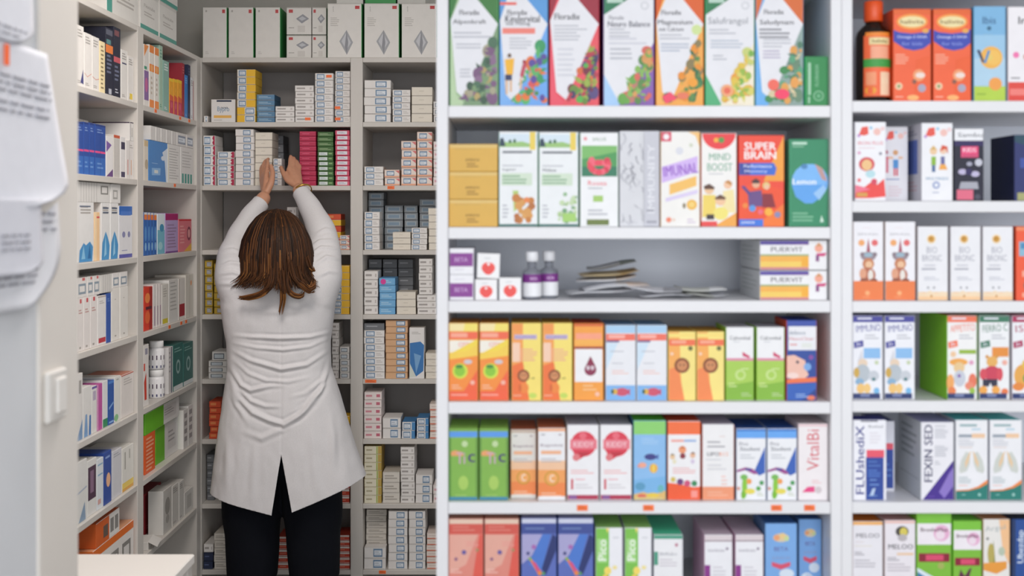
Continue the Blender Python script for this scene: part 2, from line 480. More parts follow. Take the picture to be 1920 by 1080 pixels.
front_carton(ZA, 936, 1028, -18, WH, 'tall tonic carton with blue corners and two running children printed on it',
    kite('#7db0ea', '#5a9ad8', '#6fa8ea', [R(0, .10, .35, .125, '#e86a60'), T(.36, .19, .045, 'Floradix', INK, .42), T(.47, .245, .06, 'Kindervital', INK, .72), T(.38, .29, .04, 'mit Honig', INK, .50), R(.05, .325, .74, .375, '#ee8478')], [L(.2, .7, .41, 4, .028, PR)],
         ['#3c9a62', '#5bb36a', '#e5763a', '#5a4a9c', '#c9a060', '#d8585a', '#4d8a4a'], 12,
         [E(.20, .565, .04, .018, '#6a4a30'), P([(.1, .60), (.30, .59), (.27, .73), (.14, .73)], '#f2b632'), R(.11, .73, .25, .78, '#2c3560'), R(.12, .78, .16, .9, '#e2b890'), R(.21, .78, .25, .88, '#e2b890'), E(.51, .62, .035, .018, '#a83040'), P([(.48, .64), (.57, .63), (.48, .76), (.42, .74)], '#c24a5e'), R(.42, .76, .46, .86, '#e2b890')], 22), side='#6a90c0', group=G1)
front_carton(ZA, 1030, 1124, -18, '#e8485c', 'tall tonic carton with deep red corners and grapes and berries',
    kite('#ea5568', '#9c2238', '#e85560', [T(.35, .225, .055, 'Floradix', INK, .52)], [L(.08, .8, .30, 2, .03, PR), L(.08, .72, .36, 3, .03, PR, seed=3), L(.15, .6, .5, 6, .045, '#d2d2da', seed=4)],
         ['#6a8a3c', '#9ab04a', '#5a4a80', '#3f3a60', '#b83a4c', '#58b04c', '#d86a3a', '#7a2a40'], 13), side='#8a1c30', group=G1)
front_carton(ZA, 1131, 1227, -18, WH, 'tall tonic carton with a dark green top corner and purple right edge',
    slant('#2c7a56', '#a9cdf2', '#8a5fae', [T(.25, .235, .035, 'Floradix', '#8a8a92', .3), T(.5, .29, .05, 'Neuro Balance', '#6a6a76', .85)], [L(.1, .55, .33, 3, .03, PR), L(.1, .9, .41, 2, .04, '#cfcfd8'), L(.12, .6, .5, 3, .04, PR, seed=5)],
          ['#6aa84a', '#88b85a', '#d8685a', '#d89a5a', '#5a8a4a', '#c07a70'], 14), side='#50306a', group=G1)
front_carton(ZA, 1229, 1320, -18, '#f3ae52', 'tall tonic carton with orange corners, pears and dark leaves',
    kite('#f3b25a', '#dc5f22', '#f2a94c', [T(.32, .19, .042, 'Floradix', INK, .42), T(.40, .28, .055, 'Magnesium', INK, .74), T(.32, .335, .035, 'mit Calcium', '#66666e', .52)], [L(.07, .75, .38, 2, .03, PR), L(.1, .7, .46, 3, .028, '#a9b2c4', seed=2), C(.86, .34, .11, '#cfe09a')],
         ['#3f7a4a', '#2f6a44', '#8a7a50', '#e8902a', '#5c8a4a', '#d8a84a'], 15, [P([(.12, .92), (.30, .88), (.45, .94), (.2, .985)], '#f04a6a'), E(.56, .915, .13, .03, '#e87a5c'), E(.78, .8, .1, .04, '#f2a030')], 20), side='#c8541e', group=G1)
front_carton(ZA, 1322, 1415, -18, WH, 'tall tonic carton with green corners and yellow blossom at right',
    slant('#2a7a4e', '#4fae78', '#f0e6d0', [T(.46, .27, .075, 'Salufrangol', '#8a8c94', .82, 0, False)], [L(.07, .65, .335, 2, .03, PR), L(.1, .9, .43, 3, .028, '#b3bcca', seed=3), L(.15, .45, .56, 2, .03, PR)],
          ['#e0c04a', '#d8cf6a', '#9aba4a', '#e8a040', '#c8d07a', '#7ab04a'], 16) + [C(.44, .87, .13, '#f0a878'), C(.44, .87, .07, '#e86a50')], side='#2a6a44', group=G1)
front_carton(ZA, 1416, 1507, -18, '#6fb2e6', 'tall tonic carton with orange corners above blue, pink melon and leaves',
    kite('#6cb0ea', '#d86a30', '#8fa6a0', [T(.38, .185, .042, 'Floradix', INK, .42), T(.44, .28, .055, 'Saludynam', INK, .72), L(.07, .75, .33, 3, .033, '#8a8a92', .5)], [L(.15, .75, .42, 3, .03, PR, seed=2), L(.15, .55, .52, 3, .028, '#b0a6c0', seed=5)],
         ['#6a8a70', '#4f7a62', '#d8c8a0', '#5aa07a', '#e0a050', '#3f8a50'], 17, [E(.37, .82, .12, .05, '#f06a5a'), E(.55, .9, .16, .045, '#f43f66'), E(.82, .8, .09, .05, '#e8a050')], 20), side='#5a80a0', group=G1)
front_carton(ZA, 1509, 1552.5, 106, '#2d8a4c', 'small dark green carton lying with sideways white print, right end of upper middle shelf',
    [R(.12, .12, .24, .78, '#a9d2b4'), T(.52, .38, .16, 'FLORADIX', '#8cc29c', .45, 90), R(.12, .82, .2, .95, '#a9d2b4'), C(.6, .8, .24, '#8cc29c'), C(.6, .8, .19, '#2d8a4c'), C(.6, .8, .1, '#6aae80')], side='#1c5a34', group='herbal cartons on the middle unit')
# ---- row two
ZB2 = ZM[2]
for i, (a, b) in enumerate(((374.5, 426), (322.5, 374), (270.5, 322))):
    front_carton(ZB2, 841, 934, a, '#dcae50', ('bottom', 'middle', 'topmost')[i] + ' carton of the three gold cartons stacked in a pile',
        [R(0, 0, 1, .12, '#e0be74'), L(.1, .9, .16, 1, .06, '#c9a25a'), T(.48, .58, .10, 'AMINOX', '#8a6420', .30), L(.36, .62, .70, 2, .1, '#a37a30', .5)], yb=b, side='#b78a36', group='gold cartons piled on the middle shelf')
def meadow(name, sign, hill, pic):
    return [R(0, .02, 1, .15, '#d5e3ee'), P([(0, .15), (0, .10), (.3, .11), (.6, .10), (.85, .13), (.85, .16), (0, .16)], '#9cc47a'), P([(0, .15), (.02, .07), (.10, .06), (.16, .15)], '#2c4256'), E(.28, .10, .04, .02, '#3e6a4a'), E(.40, .095, .04, .022, '#3e6a4a'), R(.80, 0, .95, .19, '#ecd05e'),
            R(.08, .20, .85, .225, '#7d8088'), L(.08, .85, .35, 1, .03, PR), T(.26, .40, .03, name, '#5c6066', .35), R(.05, .435, .86, .565, '#d3e2ce'), L(.08, .75, .46, 3, .035, '#8fb392', .5), L(.08, .25, .77, 4, .04, PR), R(0, .975, 1, 1, '#356f6a')] + pic
g = random.Random(5)
ginger = [P([(.35, .62), (.5, .62), (.5, .8), (.38, .85)], '#b9d078')] + [C(.38 + .5 * g.random(), .70 + .24 * g.random(), .07 + .05 * g.random(), g.choice(['#d99c55', '#c97f3c', '#e2b06c', '#b9703a'])) for _ in range(18)] + [E(.72, .72, .08, .03, '#e8884a')]
front_carton(ZB2, 935, 1009, 247, '#eceef0', 'white herbal tea carton with meadow strip and brown ginger roots printed', meadow('Ingwer', 0, 0, ginger), side='#5d7a6a', group='white herbal tea cartons on the middle unit')
leaf = [C(.50 + .45 * g.random(), .64 + .3 * g.random(), .035 + .04 * g.random(), g.choice(['#a9c98a', '#8fb98a', '#c4d8ae', '#7aa67a'])) for _ in range(30)] + [R(.6, .86, .95, .95, '#a5d070')]
front_carton(ZB2, 1010, 1085, 248, '#eceef0', 'white herbal tea carton with meadow strip and pale green sprigs', meadow('Melisse', 0, 0, leaf), side='#5d7a6a', group='white herbal tea cartons on the middle unit')
front_carton(ZB2, 1087, 1160, 249, '#f0f0f2', 'white carton with square green picture of red berries in heart shape',
    [T(.5, .065, .035, 'SALUS', '#8aa48e', .36), C(.13, .06, .05, '#ee9aa4'), R(.03, .135, .98, .465, '#4d9a58'), R(.03, .36, .98, .465, '#2f7a5c'), P([(.03, .135), (.98, .135), (.98, .2), (.03, .28)], '#7cba6a')] +
    [C(.5 + .24 * math.sin(a), .32 - .085 * math.cos(a) * (1.0 if abs(a) > .7 else .2) + .015, .085, random.Random(int(a * 10)).choice(['#e8475c', '#d93650', '#f0667a'])) for a in [x * .42 - 3.1 for x in range(16)]] +
    [T(.45, .535, .05, 'Rosea', '#f0848e', .5, 0, False), L(.2, .75, .585, 1, .03, PR), R(.34, .67, .60, .735, '#a5cc6c'), L(.2, .75, .82, 2, .04, PR)] +
    [R(.17, .925, .76, .985, '#8a9a48')] + [R(.18 + .075 * i, .925, .21 + .075 * i, .985, '#223a30') for i in range(8)], side='#9ab0a0', group='cartons on the middle unit')
vein = []
for i in range(14):
    u, v = g.random() * .55, g.random() * .9
    for k in range(5):
        du, dv = g.uniform(-.1, .14), g.uniform(.015, .05)
        vein.append(P([(max(.01, u), v), (max(.01, u) + .03, v + .003), (min(.6, max(.02, u + du)) + .02, v + dv), (min(.6, max(.02, u + du)), v + dv)], g.choice(['#a4a4ae', '#b8b8c0', '#8e8e98'])))
        u = min(.55, max(.01, u + du)); v = min(.94, v + dv)
front_carton(ZB2, 1161, 1237, 246, '#d9d9de', 'pale grey marbled carton with sideways white lettering', vein + [R(.62, 0, 1, 1, '#c9c9d2'), T(.80, .5, .18, 'IMMUNITY', '#e4e4ea', .72, 90), L(.68, .95, .82, 2, .12, '#a0a0ac', .2)], side='#9a9aa2', group='cartons on the middle unit')
front_carton(ZB2, 1238, 1313, 247, '#f1eeea', 'white carton with purple diagonal band, orange block and red corner square',
    [R(0, 0, .27, .10, '#dc5a72'), C(.135, .05, .075, '#f6eef0'), P([(.7, 0), (1, 0), (1, .16), (.9, .04)], '#f6c47c'), C(.48, .20, .1, '#dcdce4'), C(.78, .14, .05, '#d0d4c0'), P([(.02, .37), (.95, .255), (.95, .42), (.02, .54)], '#d3b6ee'), T(.5, .40, .11, 'IMUNAL', '#9a66cc', .9, 7), P([(.22, .555), (.92, .465), (.92, .57), (.22, .665)], '#f5c064'), P([(.12, .70), (.95, .61), (.95, .65), (.12, .74)], '#dccfee'), C(.80, .77, .135, '#f0b848'), C(.80, .77, .08, '#f6d078'), E(.6, .78, .04, .03, '#8a7a5a'), C(.2, .93, .07, '#f08a6c'), C(.33, .93, .04, '#e8d0c0'), L(.68, .9, .92, 2, .03, '#d2c0d8')], side='#f2c27c', group='childrens cartons on the middle unit')
front_carton(ZB2, 1314, 1382, 250, '#f2efec', 'white carton with red half disc on top and yellow children below',
    [P([(.02 + .96 * (.5 + .5 * math.cos(math.pi * i / 20)), .17 * math.sin(math.pi * i / 20)) for i in range(21)], '#ea3f44'), C(.42, .07, .07, '#f2b040'), C(.57, .07, .085, '#5a9a4a'), T(.52, .25, .075, 'MIND', '#8fb6a0', .62, 0), T(.52, .36, .085, 'BOOST', '#8fb6a0', .72, 0), L(.2, .8, .43, 1, .02, PR),
     C(.22, .60, .14, '#eec49a'), P([(.06, .565), (.22, .54), (.38, .58), (.36, .60), (.08, .60)], '#5a3a2a'), P([(.04, .66), (.40, .66), (.42, .9), (.02, .9)], '#f0d468'), C(.76, .55, .12, '#f2c4a0'), P([(.66, .52), (.78, .5), (.88, .53), (.86, .56)], '#c88a4a'), P([(.62, .62), (.92, .6), (.98, .85), (.6, .85)], '#f3e2a8'), C(.54, .72, .15, '#f0c49c'), P([(.38, .69), (.54, .655), (.70, .69), (.68, .71), (.40, .71)], '#6a4630'), E(.55, .86, .22, .07, '#f2e27a'), P([(.35, 1), (1, .85), (1, 1)], '#f0a84a'), R(.14, .87, .36, .925, '#3a2e34'), R(0, .945, .45, 1, '#e84a4a')], side='#e2604a', group='childrens cartons on the middle unit')
front_carton(ZB2, 1384, 1471, 254, '#ee4a34', 'bright red and orange carton with big white two-line lettering and cartoon couple',
    [P([(1, 0), (1, .5), (.55, .5)], '#f4a03c'), P([(0, .62), (.35, .5), (1, .6), (1, 1), (0, 1)], '#f0522c'), P([(.35, 1), (1, .75), (1, 1)], '#f47a30'), T(.47, .115, .085, 'SUPER', '#ffffff', .70), T(.47, .215, .085, 'BRAIN', '#ffffff', .70), P([(0, .30), (.78, .30), (.84, .36), (.8, .435), (0, .435)], '#3a4aa0'), P([(.25, .30), (.78, .30), (.84, .36), (.8, .435), (.25, .435)], '#3c6ad0'), T(.42, .335, .035, 'Performance', '#dfe6fa', .62), T(.38, .395, .035, 'Memory', '#dfe6fa', .5),
     C(.38, .535, .085, '#e8b090'), P([(.28, .5), (.38, .47), (.47, .5), (.45, .525), (.3, .525)], '#4a3030'), C(.61, .55, .085, '#e2c27a'), C(.62, .565, .06, '#eec0a0'), P([(.2, .62), (.5, .6), (.54, .78), (.22, .78)], '#6a4a86'), P([(.52, .64), (.74, .64), (.82, .79), (.52, .79)], '#8a2434'), P([(.05, .56), (.12, .55), (.28, .64), (.24, .67)], '#5a4488'), C(.30, .80, .075, '#5a9ae0'), C(.14, .77, .06, '#f08a3c'), C(.66, .84, .09, '#f6b23a'), C(.48, .84, .06, '#f06a80'), C(.86, .87, .07, '#8a8ab4'), R(0, .92, .54, 1, '#3c78dc'), T(.2, .96, .03, 'JUNIOR', '#ffffff', .3)], side='#b02a22', group='childrens cartons on the middle unit')
front_carton(ZB2, 1480, 1553, 261, '#2f8a62', 'green carton with a large light blue round picture, right end of its shelf',
    [L(.06, .62, .03, 1, .05, '#bfe0cc', .55), L(.06, .5, .075, 1, .03, '#8fc2a4', .4), C(.53, .49, .49, '#7cb8f2'), P([(.04, .52), (.98, .52), (.85, .66), (.6, .735), (.4, .735), (.15, .66)], '#5fa4ea'), P([(.66, .28), (.86, .33), (.99, .48), (.85, .46)], '#c49a96'), E(.38, .31, .09, .03, '#4a84b8'), P([(.62, .62), (.9, .52), (.97, .58), (.78, .7)], '#9cc6f0'), T(.38, .485, .065, 'Lemon', '#ffffff', .62), L(.06, .65, .84, 3, .04, '#7ab894', .5), P([(.8, .95), (.84, .87), (.9, .95)], '#d8eedf')], side='#12241c', group='cartons on the middle unit')
# ---- row three
ZC = ZM[3]
for i, (a, b) in enumerate(((515.5, 564), (466, 515))):
    front_carton(ZC, 842, 889, a, '#efeef2', ('lower', 'upper')[i] + ' of two white cartons with purple bands, far left of the middle unit', [R(0, .17 if i else .33, .98, .70 if i else .90, '#8a3f94'), T(.48, .43 if i else .6, .17, 'BETA', '#c9a2d2', .55), L(.2, .8, .8 if i else .15, 1, .08, '#d6d2de')], yb=b, group='purple band cartons', side='#cfccd6')
apple = [C(.44, .58, .25, '#f4605a'), C(.56, .58, .25, '#f4605a'), C(.5, .64, .25, '#ee5450'), P([(.42, .42), (.50, .50), (.58, .42), (.5, .36)], '#f5f4f4'), L(.3, .7, .17, 1, .06, PR)]
front_carton(ZC, 890, 933, 524, '#f3f2f3', 'lower small white cube carton with red apple, beneath the tilted cube', apple, yb=564, depth=.045, group='white apple cubes', side='#cfcfd2')
front_carton(ZC, 893, 937, 475.5, '#f3f2f3', 'small white apple cube carton tilted on top of another cube', apple, yb=522.5, depth=.045, group='white apple cubes', side='#cfcfd2', roll=.035)
front_carton(ZC, 935, 978, 521, '#f3f2f3', 'single white cube carton with red apple beside the clear bottles', apple, yb=564, depth=.045, group='white apple cubes', side='#cfcfd2')
def cyl_warp(r, cx=0, cy=0):
    def wf(x, y, z):
        a = x / r; rr = r + .0003 - y
        return (cx + rr * math.sin(a), cy - rr * math.cos(a), z)
    return wf
def clear_bottle(px, back, label, h=.095, r=.0185):
    Y = YF + back
    u = empty('medicine_bottle', ((px - 960) * Y / F, Y, ZC + .0005))
    tag(u, label, 'bottle', 'clear bottles with purple labels')
    mb = MB(); mb.lathe([(r * .85, 0), (r, .003), (r, .050), (r * .93, .055), (r * .5, .0605), (.0085, .063), (.0085, .074)], mat('#c9ccd6', .12, 'glass'), 28)
    mb.build('bottle_glass', u, True)
    mb = MB(); mb.lathe([(.0105, .073), (.0122, .0745), (.0122, .0905), (.0108, .0925)], mat('#eeeef2', .35, 'plastic'), 24); o = mb.build('cap', u, True)
    mb = MB(); emit(mb, [R(0, 0, 1, 1, '#f1f1f4'), R(0, 0, 1, .38, '#7d2f88'), T(.55, .19, .14, 'NOVA', '#d9b6de', .22), L(.2, .8, .55, 3, .12, '#d4d4dc', .4)], math.pi * r * 1.1, .043, 0, cyl_warp(r), oz=.0055)
    mb.build('bottle_label', u)
clear_bottle(997.5, .045, 'clear bottle with white cap and purple label, beside the apple cube')
clear_bottle(1029, .075, 'clear bottle with greyish cap standing further back, nearer the sachets')
def sachet(px, k_, back, w, d, rx, ry, rz, c1, c2, label, seed):
    """a puffed foil sachet with crimped ends"""
    g = random.Random(seed); n, m_ = 12, 8
    top_, bot = [], []
    ph = g.random() * 6
    for sgn, lst in ((1, top_), (-1, bot)):
        for j in range(m_ + 1):
            for i in range(n + 1):
                s, t_ = i / n, j / m_
                puff = .0035 * (math.sin(math.pi * s) * math.sin(math.pi * t_)) ** .6 if 0 < i < n and 0 < j < m_ else .0003
                wav = .0025 * math.sin(5 * s + ph) + .0015 * math.sin(7 * t_ + ph * 2)
                lst.append(((s - .5) * w, (t_ - .5) * d, wav + sgn * puff))
    N = (n + 1) * (m_ + 1); mb = MB(); mb.v = top_ + bot
    M1, M2 = mb.mi(mat(c1, .35, 'foil')), mb.mi(mat(c2, .35, 'foil'))
    for j in range(m_):
        for i in range(n):
            a = j * (n + 1) + i
            k = M2 if i >= n - 4 else M1
            mb.f.append((a, a + 1, a + n + 2, a + n + 1)); mb.m.append(k)
            mb.f.append((N + a, N + a + n + 1, N + a + n + 2, N + a + 1)); mb.m.append(k)
    edge = [i for i in range(n)] + [j * (n + 1) + n for j in range(m_)] + [m_ * (n + 1) + n - i for i in range(n)] + [(m_ - j) * (n + 1) for j in range(m_)]
    for a, b in zip(edge, edge[1:] + edge[:1]): mb.f.append((a, N + a, N + b, b)); mb.m.append(M1)
    o = mb.build('sachet', None, True)
    Y = YF + back
    o.location = W(px, HOR, Y); o.location.z = ZC + w / 2 * abs(math.sin(ry)) + d / 2 * abs(math.sin(rx)) + .0062 + k_ * .0088; o.rotation_euler = (rx, ry, rz)
    return tag(o, label, 'sachet', 'foil sachets lying on the middle unit')
sachet(1124, 0, .10, .13, .09, .02, -.09, .12, '#e6e6ea', '#d8d6da', 'white foil sachet at the bottom of the left heap', 1)
sachet(1150, 1.3, .10, .13, .09, .02, -.09, .10, '#dcdde2', '#e2d2c8', 'silver foil sachet, second up in the left heap', 2)
sachet(1136, 2.7, .11, .12, .09, .02, -.11, -.08, '#eaeaee', '#d8c8b8', 'pale foil sachet in the middle of the left heap', 3)
sachet(1140, 3.9, .11, .115, .085, .02, -.12, .08, '#c9b48c', '#b8904a', 'golden brown foil sachet in the left heap', 4)
sachet(1146, 5.7, .12, .10, .08, .02, -.13, -.05, '#a4a5a8', '#4c5a48', 'dark grey green foil sachet on top of the left heap', 5)
sachet(1242, 0, .09, .10, .08, .01, .01, .1, '#e8e8ec', '#d4d4da', 'white foil sachet lying flat between the two heaps', 6)
sachet(1226, 1, .08, .11, .08, .02, .07, -.12, '#e0e0e6', '#b4b4ba', 'silver foil sachet leaning from left heap onto its neighbour', 7)
sachet(1318, 0, .10, .085, .08, .01, .01, .05, '#c4c5c0', '#e2e2e8', 'crumpled silver foil sachet at the bottom of the right heap', 8)
sachet(1312, 1, .11, .10, .08, .02, .03, -.08, '#cfd0ca', '#f0f0f2', 'crumpled foil sachet with white end on top of right heap', 9)
def puer(): return [R(0, 0, .73, 1, '#8a5a9a'), P([(0, 0), (.73, 0), (.73, .10), (0, .16)], '#5a4aa0'), R(.0, .14, .73, .47, '#efeef0'), R(.01, .47, .73, .53, '#9ab07a'), R(.0, .53, .73, .72, '#f3b24e'), R(.0, .72, .73, .92, '#f2cc62'), R(.62, .58, .73, .90, '#f2ae38'), R(.0, .92, .73, 1, '#d4808a'), R(.73, 0, 1, 1, '#efeef0'), T(.40, .30, .17, 'PUERVIT', '#77727c', .48), C(.88, .26, .062, '#f2a890'), P([(.82, .2), (.88, .06), (.94, .18)], '#d99a6a'), P([(.84, .44), (1, .42), (.97, .54), (.86, .54)], '#d4407e'), R(.835, .5, .885, .72, '#8a4a86')]
for i, (a, b) in enumerate(((508, 564), (451, 506.5))):
    front_carton(ZC, 1424, 1551.5, a, '#efeef0', ('lower', 'upper')[i] + ' of two long white cartons with orange yellow band and sideways doll', puer(), yb=b, depth=.19, group='two long stacked cartons on the middle unit', side='#d0d2d4', side_art=[L(.1, .9, .2, 4, .16, '#b0b6b4', .3)])
# ---- row four
ZD = ZM[4]
G4 = 'cartons on the fourth middle shelf'
citrus = [R(0, 0, 1, .10, '#f6e3a8'), P([(.55, 0), (1, 0), (1, .1), (.5, .1)], '#f4e070'), R(0, .11, 1, .205, '#f26a4a'), L(.05, .9, .125, 1, .08, '#f8a890', .7), R(0, .22, .95, .38, '#f2ece0'), T(.62, .275, .055, 'CITRUS', '#ef8a7a', .6), P([(0, .40), (1, .20), (1, .45), (.4, .42)], '#f4d64c'), P([(0, .38), (.6, .36), (1, .28), (1, .44), (0, .48)], '#f5cf52'), P([(0, .47), (1, .42), (1, 1), (0, 1)], '#f58f3a'), P([(.3, 1), (1, .6), (1, 1)], '#f2643c'), P([(0, .88), (1, .88), (1, 1), (0, 1)], '#f2633e'), C(.38, .62, .27, '#cfe04a'), C(.37, .62, .19, '#8cc63a'), E(.35, .56, .14, .025, '#3f8a3a'), E(.66, .50, .15, .03, '#d2c8cc'), C(.82, .77, .08, '#f6b8a4'), L(.08, .45, .80, 2, .035, '#f8c0a0'), L(.06, .9, .92, 1, .05, '#f9a898')]
o = front_carton(ZD, 841, 897, 606, '#f5b04a', 'orange and yellow vitamin carton with green apple disc, leftmost on its shelf', citrus, top='#c98a3a', group=G4)
fc_copy(o, ZD, 898.5, 'second orange yellow vitamin carton with green apple disc, touching the lion carton')
def lion(u, v, r): return [C(u, v, r, '#8a4a28'), C(u, v + .002, r * .68, '#d08a5a'), C(u - r * .25, v - .008, r * .1, '#3a2418'), C(u + r * .25, v - .008, r * .1, '#3a2418')]
lionb = [P([(0, 0), (.38, 0), (.38, 1), (0, 1)], '#f4a050'), R(0, 0, .36, .10, '#f29a50'), P([(0, .55), (.38, .50), (.6, 1), (0, 1)], '#f0743a'), R(.08, .145, .86, .205, '#c4b0cc'), T(.47, .175, .04, 'multivit', '#8a86c0', .7), R(.02, .25, .28, .50, '#f6cdb4'), L(.3, .9, .33, 5, .035, '#eeb090', .5)] + [E(.42, .84, .16, .07, '#f0883e'), E(.28, .84, .05, .05, '#d8662e')] + lion(.40, .68, .21) + [P([(.6, .72), (.78, .70), (.78, .72)], '#8a8a3a'), E(.72, .94, .14, .035, '#c2d860'), L(.04, .45, .93, 1, .04, '#f6b090')]
o = front_carton(ZD, 958.5, 1015.5, 606, '#f6de74', 'yellow carton with sitting lion, left one of the twin lion cartons', lionb, top='#a8842e', group=G4)
fc_copy(o, ZD, 1016.5, 'yellow carton with sitting lion, right one of the twins, by the drop carton')
front_carton(ZD, 1075.5, 1132, 607, '#f5a040', 'orange carton with white window showing a dark red drop face',
    [R(0, 0, 1, .03, '#d86030'), R(.05, .12, .95, .20, '#f8a080'), R(.0, .2, 1, .28, '#f6b050'), R(0, .30, 1, .325, '#8a2440'), R(.02, .33, .98, .76, '#efeef0'), P([(.56, .42), (.74, .55), (.40, .55)], '#8a1f44'), C(.56, .60, .21, '#8a2a4e'), E(.48, .575, .06, .03, '#d8c8d0'), E(.63, .575, .06, .03, '#d8c8d0'), L(.3, .8, .80, 2, .05, '#f8c48a'), C(.8, .92, .08, '#f6c0a8')], top='#8a3420', group=G4)
fish = [R(0, 0, 1, .10, '#a9cdec'), R(0, .11, 1, .20, '#f0705c'), L(.08, .9, .125, 1, .075, '#f8b0a4', .6), R(0, .2, .45, .225, '#5a5a90'), R(0, .235, 1, .78, '#e9e9ee'), P([(0, .235), (.4, .235), (0, .6)], '#cfe2f2'), L(.15, .8, .34, 1, .03, '#b6b6c0'), L(.2, .75, .50, 1, .025, '#b8b8c2'), L(.2, .8, .6, 2, .035, '#f0c4bc'), R(0, .80, 1, 1, '#7fb4ea'), E(.55, .89, .23, .055, '#d0506a'), E(.3, .885, .09, .04, '#e0b048'), E(.22, .885, .05, .03, '#2f5a48'), P([(.70, .89), (.82, .84), (.82, .94)], '#c04a70')]
o = front_carton(ZD, 1135, 1192.5, 610, '#e9e9ee', 'pale blue and white carton with a red fish at the bottom, left twin', fish, top='#6f90b0', group=G4)
fc_copy(o, ZD, 1193.5, 'pale blue and white carton with a red fish at the bottom, right twin')
lion2 = [P([(0, 0), (.4, 0), (.5, 1), (0, 1)], '#f6ac58'), P([(0, .55), (.35, .5), (.6, 1), (0, 1)], '#f48a50'), R(0, .02, 1, .08, '#f8dc7a'), R(0, .11, 1, .20, '#f2704a'), L(.1, .9, .125, 1, .075, '#f8a88a', .6), C(.82, .24, .09, '#6a6a3a'), C(.12, .32, .06, '#f8d0b8')] + lion(.5, .49, .29)
o = front_carton(ZD, 1252.5, 1305, 622, '#f7e184', 'short yellow orange carton with big lion head, left twin', lion2, top='#a07824', group=G4)
fc_copy(o, ZD, 1306, 'short yellow orange carton with big lion head, by the green cartons')
grn = [T(.5, .14, .05, 'Calcevital', '#66666e', .76), L(.25, .6, .19, 1, .02, PR), P([(.60, .33), (.72, .36), (.88, .395), (.84, .42), (.6, .39)], '#d0406c'), R(0, .42, 1, .455, '#e08aa8'), R(0, .455, 1, 1, '#a9ce56'), P([(0, .8), (1, .74), (1, 1), (0, 1)], '#86b83c'), C(.52, .65, .2, '#c6de8c'), C(.53, .65, .12, '#a9ce56'), L(.55, .95, .56, 1, .03, '#d8eaa8'), L(.08, .4, .76, 2, .04, '#d0e496'), L(.55, .95, .9, 2, .03, '#c2d4a0')]
o = front_carton(ZD, 1360.5, 1414, 614, '#efeef0', 'white over lime green carton with pink stroke, left twin', grn, top='#8a8a90', side='#6a8a2c', group=G4)
fc_copy(o, ZD, 1418, 'white over lime green carton with pink stroke, next to blue nose carton')
front_carton(ZD, 1474, 1532, 601, '#2a4a9c', 'tall dark blue carton with white top and a child profile, right end',
    [R(0, 0, 1, .06, '#3a50a8'), R(.05, .07, 1, .37, '#ecebf0'), T(.35, .15, .05, 'defence', '#8a94a4', .55), T(.5, .225, .04, 'NasoClear', '#d08a90', .84), L(.1, .45, .29, 1, .05, '#e0a0a0'), R(.5, .28, .85, .34, '#e4e6e2'), P([(0, .44), (.25, .43), (.62, .50), (.66, .62), (.74, .68), (.6, .73), (0, .72)], '#f0bfae'), C(.36, .52, .05, '#1e2448'), E(.70, .58, .13, .05, '#7aa8e0'), C(.82, .46, .08, '#8a4aa0'), E(.2, .69, .2, .04, '#f6d8d0'), P([(0, .735), (1, .71), (1, .77), (0, .79)], '#f0764a'), P([(0, .80), (1, .78), (1, 1), (0, 1)], '#3060b8'), P([(.5, 1), (1, .85), (1, 1)], '#22408c'), E(.82, .97, .14, .03, '#e87a5a'), L(.3, .75, .92, 2, .03, '#9ab8e4')], side='#c84a2a', top='#18285c', depth=.10, group=G4)
# ---- row five
ZE = ZM[5]
G5 = 'cartons on the fifth middle shelf'
tic = [R(0, 0, 1, .03, '#7aa84e'), R(0, .035, 1, .115, '#5a9ae6'), R(0, .12, .06, 1, '#5f9440'), R(.94, .12, 1, 1, '#6a9c44'), C(.55, .21, .11, '#c2d8a2'), P([(.06, .32), (.2, .30), (.5, .33), (.5, .38), (.06, .38)], '#e8a068'), T(.40, .41, .16, 'Ti', '#c8a8b8', .30), T(.78, .41, .12, 'c', '#4a3a70', .24), L(.6, .95, .50, 1, .03, '#8aa46a'), L(.2, .8, .93, 1, .03, '#a8cc70'), E(.5, .76, .18, .10, '#a9cc60'), R(0, .96, 1, 1, '#3c88b0')]
o = front_carton(ZE, 841, 896.5, 804, '#82b44c', 'green carton with blue top stripe, leftmost on its shelf', tic, top='#33421e', group=G5)
fc_copy(o, ZE, 898, 'green carton with blue top stripe, second, beside shaded orange carton')
def orng(a, b, c): return [R(0, 0, 1, .04, c), L(.1, .32, .08, 1, .03, '#7a7a82'), L(.76, .92, .08, 1, .03, '#7a4a5a'), R(0, .45, 1, .6, '#f2c4a0'), R(0, .58, 1, .78, '#f2a25c'), R(0, .76, 1, .95, '#f0884a'), T(.5, .24, .045, 'Rapidvit', '#8a7080', .84), R(.1, .31, .85, .36, '#f0b48e'), L(.1, .9, .42, 2, .035, '#b8b4b8'), C(.5, .7, .28, '#d09a38'), C(.5, .7, .22, '#f0a860'), T(.5, .70, .10, 'C', '#f4e8d8', .16), L(.1, .9, .90, 2, .035, '#f8c8a8')]
front_carton(ZE, 957, 1006, 806, '#e2ded9', 'white to orange vitamin carton set back a little, by the green cartons', orng(0, 0, '#c8b4a4'), top='#5a3020', side='#b08060', back=.03, group=G5)  # front and top strip greyed: shade put into the colours of this copy
front_carton(ZE, 1008, 1061, 803, '#ecebee', 'white to orange vitamin carton standing forward, by the red bubble cartons', orng(0, 0, '#f0b088'), top='#6a3a26', side='#c08a66', group=G5)
